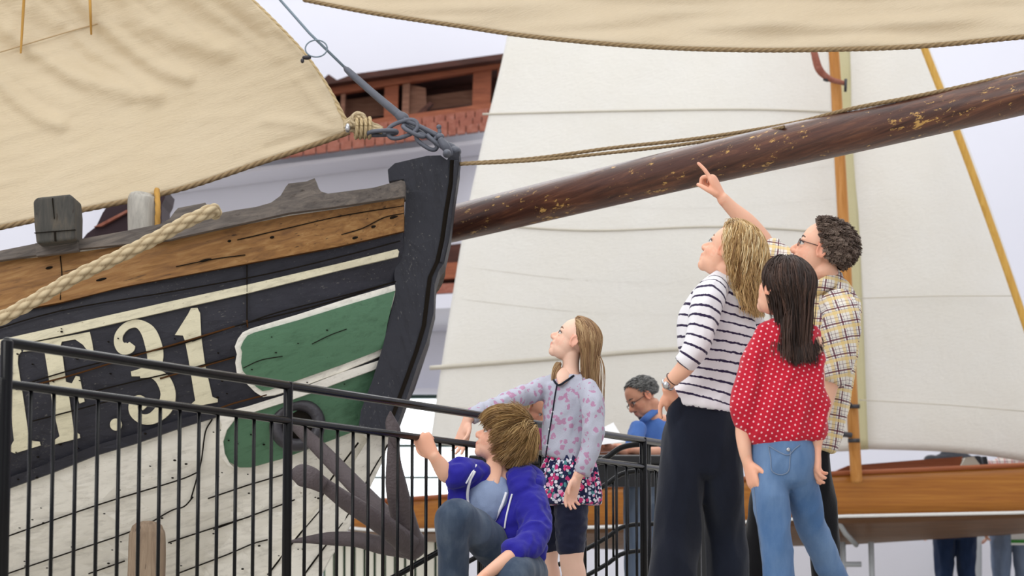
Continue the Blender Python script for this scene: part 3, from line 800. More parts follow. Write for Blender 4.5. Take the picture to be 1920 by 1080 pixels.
b2 = stroke_patch([(262, 703, 12), (285, 700, 18), (305, 712, 26), (315, 738, 28), (308, 765, 29), (286, 784, 22), (265, 785, 18), (251, 772, 18), (251, 754, 16), (263, 748, 14), (270, 757, 13), (263, 765, 12)], '3', .024)
b.add(b2.v, b2.f); b.obj('painted_figure', M['letter'], EW, False)
patch([(328, 628), (353, 588), (358, 578), (370, 577), (375, 587), (377, 630), (384, 682), (398, 744), (408, 748), (408, 754), (361, 763), (359, 757), (366, 751), (353, 671), (347, 640), (343, 629)], .022, .012, 'letter', 'painted_figure', step=40)
# hawse pipe
hp = q(557, 797, hd(557, 797) - .03)
b = S(); R = Matrix.Rotation(math.radians(8), 3, 'Z') @ Matrix.Rotation(math.radians(-20), 3, 'Y')
V = []; F = []; nu, nv = 36, 14
for i in range(nu):
    a = 2 * math.pi * i / nu
    for j in range(nv):
        c = 2 * math.pi * j / nv; rr = .098 + .032 * math.cos(c)
        V.append(hp + R @ Vector((rr * math.cos(a) * 1.0, .04 * math.sin(c) - .02, rr * .93 * math.sin(a))))
for i in range(nu):
    for j in range(nv): F.append([i * nv + j, ((i + 1) % nu) * nv + j, ((i + 1) % nu) * nv + (j + 1) % nv, i * nv + (j + 1) % nv])
b.add(V, F); hw = b.obj('hawse_ring', M['irondark'], EW)
b = S(); loft(b, [hp + Vector((.004, -.034, 0)), hp + Vector((0, .03, 0))], [.088, .084], n=28, sub=1, ref=(0, 0, 1), caps=None); b.obj('hawse_hole', M['hole'], hw)
# prop against the hull
pr = thing('wooden_prop', 'rounded grey-brown timber prop standing against the white lower planking', 'prop', gx(276, 11.7))
b = S(); loft(b, [gx(270, 11.68, 0), q(274, 1090, 11.68), q(276, 1010, 11.68), q(276, 992, 11.68)], [.082, .082, .08, .07], [.05, .05, .05, .045], n=24, caps=(.1, .8), ex=3); b.obj('timber', M['prop'], pr)

# ------------------------------------------------------------------ bowsprit, ropes, stay, chain
bs = thing('bowsprit', 'long dark varnished bowsprit with worn flecks running right from the stem', 'spar', q(850, 460, 13.0))
b = S(); loft(b, [q(700, 452, 13.35), q(850, 419, 13.0), q(1280, 317, 12.05), q(1600, 246, 11.45), q(1920, 175, 11.0), q(2150, 122, 10.75)], [.09, .091, .095, .094, .089, .087], n=40, sub=14, caps=(.2, .2)); b.obj('spar', M['spar'], bs)
b = S()
for k, (x, y) in enumerate(((1350, 317), (1420, 290), (1500, 268), (1690, 224))): pass
ln = [(862, 307), (1000, 297), (1150, 277), (1280, 263), (1400, 246), (1500, 228), (1600, 203), (1700, 184), (1800, 163), (1925, 134), (2000, 117)]
dl = [12.4, 12.4, 12.3, 12.1, 11.85, 11.6, 11.38, 11.22, 11.1, 10.97, 10.9]
ro = thing('bowsprit_line', 'thin twisted brown rope stretched from the stem along the top of the bowsprit', 'rope', q(862, 307, 12.4))
rope([q(x, y, d) for (x, y), d in zip(ln, dl)], .0085, name='upper_strand', mat=M['roped'], parent=ro, n=9)
ln2 = [(862, 308), (1000, 301), (1150, 286), (1280, 271), (1400, 252), (1470, 238)]
rope([q(x, y, d - .02) for (x, y), d in zip(ln2, dl)], .0075, name='lower_strand', mat=M['roped'], parent=ro, n=9)
mr = [(-420, 850), (-220, 722), (-60, 628), (0, 598), (60, 566), (140, 520), (220, 482), (300, 442), (350, 415), (380, 402), (398, 394)]
o = rope([q(x, y, 11.22 + i * .035) for i, (x, y) in enumerate(mr)] + [q(404, 400, 11.66)], .0285, pitch=.2, braid=True, n=32, name='mooring_rope', mat=M['ropet'])
tag(o, 'thick pale braided rope hanging diagonally across the ewer bulwark', 'rope')
# stay
sty = thing('forestay', 'blue-grey iron forestay rod rising to the upper left from the stem head', 'stay', q(757, 222, 12.4))
b = S(); tube(b, [q(515, -12, 12.55), q(580, 62, 12.5), q(648, 128, 12.46)], .0065, 8); b.obj('wire', M['steelwire'], sty)
b = S(); loft(b, [q(646, 126, 12.46), q(655, 135, 12.46), q(700, 175, 12.43), q(750, 217, 12.4)], [.008, .016, .0175, .02], n=14, caps=(.5, .5)); b.obj('rod', M['iron'], sty)
b = S(); loft(b, [q(746, 214, 12.4), q(756, 222, 12.4), q(763, 230, 12.4)], [.02, .028, .018], n=14); b.obj('rod_eye', M['iron'], sty)
for sx_, dy in ((-1, 0), (1, 5)):
    b = S(); loft(b, [q(758, 224 + dy, 12.4 + .02 * sx_), q(790, 238 + dy, 12.4 + .03 * sx_), q(820, 254 + dy, 12.4 + .03 * sx_)], [.012, .010, .013], n=10); b.obj('fork_arm', M['iron'], sty)
b = S(); tube(b, [q(814, 262, 12.36), q(824, 252, 12.36), q(823, 240, 12.36)], [.011, .011, .007], 10, 2, (.6, .6)); ell(b, q(823, 238, 12.36), (.012, .012, .012)); ell(b, q(825, 256, 12.35), (.02, .02, .016)); b.obj('fork_pin', M['iron'], sty)
hk = thing('sail_hank', 'thin round wire hank ring joining the foresail leech to the forestay', 'ring', q(592, 105, 12.45))
b = S(); c = q(593, 91, 12.46); tube(b, [c + Vector((.052 * math.cos(a), .01 * math.sin(a), .043 * math.sin(a))) for a in np.linspace(0, 2 * math.pi, 40)], .0035, 6); b.obj('ring', M['steelwire'], hk)
b = S(); ell(b, q(575, 108, 12.46), (.022, .015, .011)); ell(b, q(567, 114, 12.45), (.009, .012, .012)); b.obj('shackle', M['irondark'], hk)
def linkm(c, along, nrm, L, Wd, r):
    along = Vector(along).normalized(); nrm = Vector(nrm).normalized(); sd_ = along.cross(nrm).normalized()
    pts = []
    for a in np.linspace(0, 2 * math.pi, 33):
        ca, sa = math.cos(a), math.sin(a)
        pts.append(c + along * (L / 2) * math.copysign(abs(ca) ** .8, ca) + sd_ * (Wd / 2) * math.copysign(abs(sa) ** .8, sa))
    b = S(); P = pts; n = len(P) - 1; V = []; F = []
    for i in range(n):
        t = (P[(i + 1) % n] - P[i - 1]).normalized(); o1 = t.cross(nrm).normalized()
        for k in range(10):
            an_ = 2 * math.pi * k / 10; V.append(P[i] + o1 * r * math.cos(an_) + nrm * r * math.sin(an_))
    for i in range(n):
        for k in range(10): F.append([i * 10 + k, ((i + 1) % n) * 10 + k, ((i + 1) % n) * 10 + (k + 1) % 10, i * 10 + (k + 1) % 10])
    b.add(V, F); return b
ch = thing('tack_chain', 'short grey iron chain between the rope lashing and the stem head', 'chain', q(770, 262, 12.38))
for x, y, dx, dy, nrm, L, Wd in ((717, 249, 52, -3, (0, .25, 1), .135, .05), (755, 242, 62, -22, (.1, -1, .2), .145, .075), (776, 246, 44, 22, (.35, -.55, .9), .11, .055), (800, 266, 44, 30, (.1, -1, .1), .11, .045), (822, 268, 50, 38, (.5, -.3, .7), .12, .05)):
    al = q(x + dx / 2, y + dy / 2, 12.38) - q(x - dx / 2, y - dy / 2, 12.38)
    linkm(q(x, y, 12.37), al, nrm, L, Wd, .0105).obj('chain_link', M['iron'], ch)
b = S(); loft(b, [q(826, 262, 12.33), q(836, 276, 12.33), q(845, 290, 12.35)], [.016, .022, .016], n=12); ell(b, q(838, 288, 12.28), (.02, .04, .02)); b.obj('shackle_bow', M['iron'], ch)
b = S(); loft(b, [q(838, 270, 12.42), q(851, 281, 12.42), q(855, 300, 12.42), q(853, 330, 12.42)], [.014, .022, .024, .022], n=12); ell(b, q(853, 284, 12.4), (.03, .035, .026)); b.obj('stem_strap', M['iron'], ch)
ls = thing('rope_lashing', 'bundle of pale rope lashing at the lower corner of the tan foresail', 'rope', q(680, 245, 12.4))
random.seed(3); b = S()
for k in range(9):
    oy = random.uniform(-13, 13); od = random.uniform(-.04, .04)
    rope([q(646, 236 + oy * .5, 12.45 + od), q(668, 232 + oy, 12.42 + od), q(695, 240 + oy * .7, 12.4 + od), q(717, 246 + oy * .4, 12.4 + od)], .0105, 5, raw=b, n=8)
b.obj('lashing_strands', M['ropet'], ls, attrs=True)
b = S()
for k in range(4):
    c = q(668 + k * 5, 240, 12.4); rope([c + Vector((.018 * math.cos(a) * .4 + .008 * k, -.05 * math.cos(a), .047 * math.sin(a))) for a in np.linspace(0, 6.28, 14)], .0085, 4, raw=b, n=8)
b.obj('lashing_turns', M['rope'], ls, attrs=True)
b = S(); c = q(672, 224, 12.38); rope([c + Vector((.03 * math.cos(a), -.01, .028 * math.sin(a))) for a in np.linspace(0, 6.28, 16)], .0095, 4, raw=b, n=8); b.obj('loose_loop', M['ropet'], ls, attrs=True)
b = S(); ell(b, q(652, 240, 12.36), (.014, .014, .022)); b.obj('thimble', M['metal'], ls)

# anchor
an_t = thing('grapnel_anchor', 'rusty four-armed anchor hanging from the hawse hole behind the railing', 'anchor', q(765, 1035, 11.6))
b = S(); loft(b, [q(556, 800, 12.0), q(600, 842, 11.85), q(680, 925, 11.7), q(762, 1012, 11.6)], [.026, .034, .040, .052], n=12, ex=4, caps=(.4, .4)); b.obj('shank', M['anchor'], an_t)
b = S(); loft(b, [q(748, 1000, 11.6), q(772, 1022, 11.6), q(784, 1036, 11.6)], [.058, .068, .05], n=12, ex=3, caps=(.3, .4)); b.obj('crown', M['anchor'], an_t)
b = S(); loft(b, [q(770, 1018, 11.58), q(754, 962, 11.52), q(743, 910, 11.46), q(738, 860, 11.42), q(739, 815, 11.4)], [.055, .052, .046, .03, .024], [.05, .045, .04, .02, .015], n=12, ex=3); b.obj('arm', M['anchor'], an_t)
b = S(); loft(b, [q(742, 838, 11.4), q(739, 812, 11.38), q(733, 790, 11.38), q(732, 771, 11.38)], [.012, .03, .024, .003], [.012] * 4, n=12, caps=(.2, .2)); b.obj('fluke', M['anchor'], an_t)
b = S(); loft(b, [q(765, 1020, 11.55), q(715, 982, 11.4), q(650, 940, 11.3), q(612, 912, 11.25), q(590, 895, 11.22)], [.052, .045, .038, .03, .03], [.045, .04, .03, .02, .015], n=12, ex=3); b.obj('arm', M['anchor'], an_t)
b = S(); loft(b, [q(606, 912, 11.22), q(585, 897, 11.2), q(562, 890, 11.2), q(545, 889, 11.2)], [.03, .045, .045, .016], [.015] * 4, n=14, caps=(.3, .6)); b.obj('fluke', M['anchor'], an_t)
b = S(); loft(b, [q(762, 1030, 11.6), q(715, 1022, 11.75), q(670, 1012, 11.8), q(620, 1010, 11.85), q(575, 1012, 11.9), q(535, 1017, 11.9)], [.04, .04, .034, .03, .016, .003], [.04, .035, .02, .014, .01, .003], n=12); b.obj('arm', M['anchor'], an_t)

# ------------------------------------------------------------------ black railing
RT0, RT1 = q(20, 643, 7.7), q(1206, 825.5, 12.1)
RS0, RS1 = q(21, 721, 7.7), q(1206, 875, 12.1)
rl = thing('platform_railing', 'black tubular railing with thin balusters beside the boy and the girl', 'railing', (RT0.x, RT0.y, 0))
dirv = (RT1 - RT0).normalized(); Lr = (RT1 - RT0).length
def rp(A, B, t): return A + (B - A) * t
def t_of(px):
    lo, hi = -.8, 1.6
    for _ in range(50):
        m = (lo + hi) / 2; p = rp(RT0, RT1, m); x = 960 + FPX * p.x / (p.y * CP + (p.z - EYE) * SP)
        if x < px: lo = m
        else: hi = m
    return lo
tp0, tp1, tp2 = t_of(13), t_of(540.5), t_of(1206)
b = S(); tube(b, [rp(RT0, RT1, tp0), rp(RT0, RT1, t_of(1236))], .0155, 16, 1, (.8, .8)); b.obj('handrail', M['rail'], rl)
b = S(); tube(b, [rp(RS0, RS1, tp0), rp(RS0, RS1, t_of(1236))], .0135, 16, 1, (.8, .8)); b.obj('upper_rail', M['rail'], rl)
zb = .1
b = S(); a_, c_ = rp(RS0, RS1, tp0), rp(RS0, RS1, t_of(1236)); tube(b, [Vector((a_.x, a_.y, zb)), Vector((c_.x, c_.y, zb))], .0135, 12); b.obj('bottom_rail', M['rail'], rl)
spn = (tp1 - tp0) / 14
for t in (tp0, tp1, tp2):
    p = rp(RT0, RT1, t); b = S(); tube(b, [Vector((p.x, p.y, 0)), Vector((p.x, p.y, p.z + (.008 if t != tp0 else 0)))], .019 if t == tp0 else .0165, 14, 1, (.2, .5)); b.obj('post', M['rail'], rl)
p = rp(RT0, RT1, tp0); b = S(); s_ = rp(RS0, RS1, tp0); tube(b, [Vector((s_.x - .012, s_.y - .012, 0)), Vector((s_.x - .012, s_.y - .012, s_.z + .01))], .014, 12, 1, (.2, .6)); b.obj('post', M['rail'], rl)
k = 1
while tp0 + k * spn < t_of(1238):
    if k not in (14,) and abs(tp0 + k * spn - tp2) > spn * .3:
        p = rp(RS0, RS1, tp0 + k * spn); b = S(); tube(b, [Vector((p.x, p.y, zb)), p], .0062, 8); b.obj('baluster', M['rail'], rl)
    k += 1
# ramp railing behind it
rr = thing('ramp_railing', 'second black railing sloping down a ramp behind the girl in the cardigan', 'railing', gx(1100, 12.6))
def rampd(x): return 12.9 - (1240 - x) * .0006
def rampline(name, off, r, m='rail'):
    pts = [(1245, 832), (1200, 833), (1180, 835), (1163, 840), (1148, 850), (1127, 864), (1000, 935), (880, 1002), (760, 1070), (640, 1138)]
    b = S(); tube(b, [q(x, y + off, rampd(x)) for x, y in catmull(pts, 3)], r, 12, 1); b.obj(name, M[m], rr)
rampline('handrail', 0, .014); rampline('upper_rail', 50, .012); rampline('lower_rail', 150, .011); rampline('bottom_rail', 200, .011)
def ry(x): return float(np.interp(x, [640, 760, 880, 1000, 1127, 1148, 1163, 1180, 1245], [1138, 1070, 1002, 935, 864, 850, 840, 835, 832]))
for x in (1215, 1060, 900): 
    d = rampd(x); p = q(x, ry(x), d); b = S(); tube(b, [Vector((p.x, d, 0)), p], .014, 10); b.obj('post', M['rail'], rr)
x = 1232
while x > 780:
    d = rampd(x) + .002; A_ = q(x, ry(x) + 50, d); B_ = q(x, min(ry(x) + 200, 1160), d)
    b = S(); tube(b, [Vector((A_.x, d, B_.z)), A_], .006, 6); b.obj('baluster', M['rail'], rr); x -= 27.5
# ------------------------------------------------------------------ people: helpers
def nrm(v): return Vector(v).normalized()
def frame(F, Uhint=(0, 0, 1)):
    F = nrm(F); L = nrm(Vector(Uhint).cross(F)); U = F.cross(L)
    return Matrix((F, L, U)).transposed()   # columns forward, left, up
def head_src(src, O, R, H, ears=True, fat=1.0, jaw=1.0, kid=False):
    P = lambda x, y, z: O + R @ Vector((x, y, z)) * H
    sk = (1, 1, 1); pk = (1.0, .90, .88)
    def e(c, r, rot=None, tint=sk):
        RR = R if rot is None else R @ rot
        ell(src, P(*c), [k * H for k in r], RR, 22, 14, tint)
    e((-.06, 0, .17), (.41, .325, .33)); e((.05, 0, .12), (.31, .30, .30))
    e((.09, 0, -.12), (.27, .255 * fat, .30)); e((.10, 0, -.28), (.22, .22 * fat, .18)); e((.24, 0, -.38), (.10, .11 * jaw, .10))
    e((.18, .13, -.13), (.13, .10, .13), tint=pk); e((.18, -.13, -.13), (.13, .10, .13), tint=pk)
    e((.30, 0, .075), (.055, .19, .045))
    nb = [P(.325, 0, .04), P(.375, 0, -.04), P(.425, 0, -.115 if not kid else -.10), P(.40, 0, -.155)]
    rr = [.030 * H, .036 * H, .045 * H, .04 * H]
    loft(src, nb, rr, rr, n=12, sub=3, ref=tuple(R @ Vector((0, 1, 0))), tint=pk)
    for s in (-1, 1): e((.375, .048 * s, -.145), (.04, .035, .032), tint=pk)
    lip = (.92, .66, .66)
    e((.345, 0, -.245), (.04, .085, .020), tint=lip); e((.338, 0, -.283), (.042, .072, .024), tint=lip)
    e((.325, 0, -.225), (.04, .11, .05)); e((.315, 0, -.315), (.045, .09, .05))
    for s in (-1, 1):
        e((.285, .135 * s, .055), (.05, .075, .028)); e((.285, .135 * s, -.045), (.04, .07, .022), tint=(1, .93, .9))
    if ears:
        for s in (-1, 1):
            rt = Matrix.Rotation(math.radians(12), 3, 'Y') @ Matrix.Rotation(math.radians(-18 * s), 3, 'Z')
            e((-.05, .318 * s, -.03), (.075, .022, .125), rt, (1.0, .80, .76))
            pts = [P(-.05 + .075 * math.cos(a) , (.335 + .01) * s, -.02 + .12 * math.sin(a)) for a in np.linspace(-1.2, 3.6, 9)]
            loft(src, pts, [.017 * H] * 9, n=8, sub=2, ref=tuple(R @ Vector((0, 1, 0))), tint=(1.0, .78, .74))
            e((-.02, .335 * s, -.12), (.03, .02, .035), tint=(1, .82, .78))
def eyes(O, R, H, par):
    for s in (-1, 1):
        P = lambda x, y, z: O + R @ Vector((x, y, z)) * H
        b = S(); ell(b, P(.288, .132 * s, .004), (.048 * H, .048 * H, .048 * H), R, 16, 12); e = b.obj('eye', M['eye'], par)
        b = S(); tube(b, [P(.325, .075 * s, .02), P(.342, .12 * s, .04), P(.32, .17 * s, .035), P(.275, .205 * s, .01)], .008 * H, 6, 3, (.5, .5)); b.obj('eyelashes', M['frame'], e)
        b = S(); ell(b, P(.326, .136 * s, .008), (.018 * H, .03 * H, .03 * H), R, 14, 10); b.obj('iris', M['iris'], e)
def brows(O, R, H, par, mat):
    for s in (-1, 1):
        pts = [O + R @ Vector(p) * H for p in ((.345, .06 * s, .10), (.335, .12 * s, .125), (.29, .19 * s, .105))]
        b = S(); loft(b, pts, [.010 * H, .014 * H, .008 * H], n=8, ref=tuple(R @ Vector((1, 0, 0)))); b.obj('eyebrow', mat, par)

def hand(src, wrist, direc, thumb, curls, sc=1.0, spread=1.0, mirror=1, tint=(1.03, .93, .90)):
    """wrist point, direction of the palm, direction of the thumb side; curls = thumb + 4 fingers"""
    X = nrm(direc); Y = nrm(Vector(thumb) - X * Vector(thumb).dot(X)); Z = X.cross(Y) * mirror   # +Z back of hand
    P = lambda x, y, z: wrist + (X * x + Y * y + Z * z) * sc
    ref = tuple(Z)
    loft(src, [P(-.02, 0, 0), P(.015, .0, 0), P(.05, .002, 0), P(.08, .002, 0), P(.093, .002, -.002)], [v * sc for v in (.025, .029, .038, .041, .036)], [v * sc for v in (.019, .017, .015, .0135, .010)], n=18, sub=4, ref=ref, tint=tint, ex=2.4)
    ell(src, P(.035, .02, -.012), (.03 * sc, .018 * sc, .014 * sc), Matrix((X, Y, Z)).transposed(), tint=tint)
    ys = (.030, .0105, -.0095, -.028); ln = (.071, .079, .073, .056)
    for i in range(4):
        c = curls[i + 1]; ang = 0.0; p = Vector((.088 if i != 3 else .08, ys[i], 0)); spr = (.10, .02, -.05, -.13)[i] * spread
        pts = [P(*(p - Vector((.02, 0, 0)))), P(*p)]; rr = [.0085, .0092]
        for k, fr in enumerate((.45, .30, .25)):
            ang += c * (1.0, 1.15, .7)[k]
            dv = Vector((math.cos(ang) * math.cos(spr), math.sin(spr), -math.sin(ang)))
            p = p + dv * ln[i] * fr; pts.append(P(*p)); rr.append((.0086, .0080, .0066)[k])
        m = sc
        loft(src, pts, [v * m for v in rr], n=10, sub=3, ref=tuple(Y), tint=tint, caps=(.5, .9))
        tip = p - dv * .004
        ell(src, P(tip.x, tip.y, tip.z) + (Z * math.cos(ang) + X * math.sin(ang)) * .0045 * sc, (.006 * sc, .005 * sc, .003 * sc), Matrix((X, Y, Z)).transposed(), n=8, m=6, tint=(1.1, .92, .93))
    c = curls[0]; p = Vector((.018, .026, -.006)); pts = [P(.006, .012, -.004), P(*p)]; rr = [.011, .0125]; a = .85 - c * .5; dn = .25 + c * .5
    for k, l in enumerate((.034, .03, .024)):
        dv = Vector((math.cos(a), math.sin(a), -math.sin(dn))).normalized(); p = p + dv * l; pts.append(P(*p)); rr.append((.0108, .0096, .0078)[k]); a -= .25 + c * .35; dn += c * .25
    loft(src, pts, [v * sc for v in rr], n=10, sub=3, ref=ref, tint=tint, caps=(.5, .9))

def hair(name, par, mat, roots, normals, length, cols, comb, r=.0016, K=22, grav=.3, clump=.55, nclump=90, seed=0, lift=.004, curl=0.0, curlf=2.0, keep=.75, cap=None, nside=3, lenvar=.25, taper=.5, hug=.12):
    """strands grown from root points, combed, falling and lying on the head and shoulders"""
    rng = np.random.RandomState(seed); N = len(roots)
    p = np.array(roots, float); nr = np.array(normals, float); v = np.array([comb(Vector(a), Vector(b)) for a, b in zip(roots, normals)], float)
    Ls = length * (1 - lenvar * rng.rand(N)) if not callable(length) else np.array([length(Vector(a)) for a in roots]) * (1 - lenvar * rng.rand(N))
    off = lift * (.3 + 1.4 * rng.rand(N)); path = [p.copy()]
    g = np.array((0, 0, -1.0))
    for k in range(K - 1):
        v = v * keep + g[None] * grav * (1 - keep) * 2 + rng.randn(N, 3) * .02
        v /= np.linalg.norm(v, axis=1)[:, None] + 1e-9
        p = p + v * (Ls / K)[:, None]
        for c, R, rad in cols:
            Rm = np.array(R); rel = (p - np.array(list(c))) @ Rm; s = rel / np.array(rad)[None]
            l = np.linalg.norm(s, axis=1) + 1e-9; lim = 1 + off / np.mean(rad)
            ins = l < lim
            if ins.any():
                s2 = s[ins] / l[ins][:, None] * lim[ins][:, None]; newp = (s2 * np.array(rad)[None]) @ Rm.T + np.array(list(c))
                dv = newp - p[ins]; p[ins] = newp
                nn = dv / (np.linalg.norm(dv, axis=1)[:, None] + 1e-9); vi = v[ins]; dt = (vi * nn).sum(1)[:, None]; v[ins] = vi - nn * np.minimum(dt, 0)
            if c is cols[0][0]:
                near = l < 1.25; nn2 = s @ np.diag(1 / np.array(rad)) @ Rm.T; nn2 /= np.linalg.norm(nn2, axis=1)[:, None] + 1e-9
                v = v - nn2 * (hug * near)[:, None]
        path.append(p.copy())
    P = np.array(path)                       # K,N,3
    if clump:
        ci = rng.choice(N, min(nclump, N), replace=False); d = ((P[0][:, None] - P[0][ci][None]) ** 2).sum(2); own = ci[d.argmin(1)]
        t = np.linspace(0, 1, K)[:, None, None] ** 1.3 * clump; P = P + (P[:, own] - P) * t
    if curl:
        ph = rng.rand(N) * 6.28; t = np.linspace(0, 1, K)[:, None]; a = ph[None] + t * 6.28 * curlf * (.7 + .6 * rng.rand(N))[None]
        s1 = np.cross(nr, g[None]); s1 /= np.linalg.norm(s1, axis=1)[:, None] + 1e-6; s2 = np.cross(s1, nr)
        amp = curl * np.minimum(1, t * 3)
        P = P + (amp * np.cos(a))[:, :, None] * s1[None] + (amp * np.sin(a))[:, :, None] * (.5 * nr + .5 * s2)[None]
    T = np.gradient(P, axis=0); T /= np.linalg.norm(T, axis=2)[:, :, None] + 1e-9
    s1 = np.cross(T, np.array((.3, .9, .25))[None, None]); s1 /= np.linalg.norm(s1, axis=2)[:, :, None] + 1e-9; s2 = np.cross(T, s1)
    rad = (r * (.6 + .8 * rng.rand(N)))[None] * (1 - taper * np.linspace(0, 1, K)[:, None] ** 2)
    V = np.zeros((K, N, nside, 3))
    for j in range(nside):
        a = 2 * math.pi * j / nside; V[:, :, j] = P + rad[:, :, None] * (math.cos(a) * s1 + math.sin(a) * s2)
    V = V.reshape(-1, 3); idx = np.arange(K * N * nside).reshape(K, N, nside)
    F = []
    for j in range(nside):
        j2 = (j + 1) % nside; F.append(np.stack([idx[:-1, :, j], idx[:-1, :, j2], idx[1:, :, j2], idx[1:, :, j]], -1).reshape(-1, 4))
    F = np.vstack(F); tone = np.clip(.5 + .12 * rng.randn(N) + ((.22 * rng.randn(N))[own] if clump else 0), 0, 1); fl = np.broadcast_to(tone[None, :, None], (K, N, nside)).ravel()
    if cap is not None:
        cv, cf = cap; F = np.vstack([F, np.array(cf) + len(V)]); V = np.vstack([V, cv]); fl = np.concatenate([fl, np.full(len(cv), .3)])
    me = bpy.data.meshes.new(name); me.vertices.add(len(V)); me.vertices.foreach_set('co', V.ravel())
    me.loops.add(len(F) * 4); me.polygons.add(len(F)); me.loops.foreach_set('vertex_index', F.ravel().astype(np.int32))
    me.polygons.foreach_set('loop_start', np.arange(0, len(F) * 4, 4, dtype=np.int32)); me.polygons.foreach_set('loop_total', np.full(len(F), 4, dtype=np.int32))
    me.update(calc_edges=True); a = me.attributes.new('flow', 'FLOAT', 'POINT'); a.data.foreach_set('value', fl)
    return link(name, me, mat, par)

def scalp(O, R, H, n, seed=1, hairline=(.25, .65), low=-.72, grow=1.02, side=.0):
    """root points over the hairy part of a head, with a closed under-cap"""
    c = O + R @ Vector((-.06, 0, .17)) * H; rad = [.41 * H * grow, .33 * H * grow, .335 * H * grow]
    ok = lambda d: d[0] < hairline[0] + hairline[1] * d[2] and d[2] > low
    pts = []; nor = []; i = 0; rng = random.Random(seed)
    while len(pts) < n:
        z = rng.uniform(-1, 1); a = rng.uniform(0, 6.2832); s = math.sqrt(1 - z * z); d = (s * math.cos(a), s * math.sin(a), z)
        if not ok(d): continue
        pts.append(tuple(c + R @ Vector((d[0] * rad[0], d[1] * rad[1], d[2] * rad[2])))); nn = R @ Vector((d[0] / rad[0], d[1] / rad[1], d[2] / rad[2])); nor.append(tuple(nn.normalized()))
    V = []; F = []; nu, nv = 40, 26
    for j in range(nv + 1):
        for i in range(nu):
            th = math.pi * (j + .02) / (nv + .04); a = 2 * math.pi * i / nu; d = (math.sin(th) * math.cos(a), math.sin(th) * math.sin(a), math.cos(th))
            V.append(tuple(c + R @ Vector((d[0] * rad[0], d[1] * rad[1], d[2] * rad[2])) * 1.0)); V[-1] = V[-1] + (ok(d),)
    for j in range(nv):
        for i in range(nu):
            f = [j * nu + i, (j + 1) * nu + i, (j + 1) * nu + (i + 1) % nu, j * nu + (i + 1) % nu]
            if all(V[k][3] for k in f): F.append(f)
    V = np.array([v[:3] for v in V])
    return pts, nor, (c, R, rad), (V, F)

class Fig:
    """a figure whose joints are laid out along the photo's lines of sight at their own distances"""
    def __init__(s, d, name, label, px, skinmat):
        s.d = d; s.s = FPX / d; s.root = thing(name, label, 'person', gx(px, d)); s.skin = skinmat; s.body = S()
    def P(s, x, y, dd=0.0): return q(x, y, s.d + dd)
    def lim(s, src, rows, sub=6, n=20, caps=(.6, .6), ex=2.0, tint=(1, 1, 1), ref=(0, 1, 0), flow0=0.0, flowsign=1):
        """rows: px, py, depth offset, half width px, half depth px (or None)"""
        pts = [s.P(r[0], r[1], r[2]) if not isinstance(r[0], Vector) else r[0] for r in rows]
        ra = [r[3] / s.s for r in rows]; rb = [(r[4] if len(r) > 4 and r[4] else r[3]) / s.s for r in rows]
        loft(src, pts, ra, rb, n=n, sub=sub, caps=caps, ex=ex, tint=tint, ref=ref, flow0=flow0, flowsign=flowsign)
    def fin(s, voxel=.0042, smooth=3):
        return solid('body', s.body, s.skin, s.root, voxel, smooth, tint=True)
    def cloth(s, name, rows_list, mat, voxel=.007, smooth=5, fold=None, flow=False, extra=None):
        src = S()
        for r in rows_list:
            kw = {}
            if isinstance(r, dict): kw = {k: v for k, v in r.items() if k != 'rows'}; r = r['rows']
            s.lim(src, r, **kw)
        if extra: extra(src)
        return solid(name, src, mat, s.root, voxel, smooth, flow=flow, disp=fold)
def footpx(f, x, z=0.0, dd=0.0): return gx(x, f.d + dd, z)
def shoes(f, places):
    for (p, dx, dy) in places:
        dv = nrm((dx, dy, 0)); b = S()
        loft(b, [p - dv * .06 + Vector((0, 0, .05)), p + Vector((0, 0, .045)), p + dv * .09 + Vector((0, 0, .035)), p + dv * .17 + Vector((0, 0, .025))], [.03, .036, .042, .03], [.045, .045, .033, .022], n=14, ref=(0, 0, 1)); b.obj('shoe', M['shoe'], f.root)

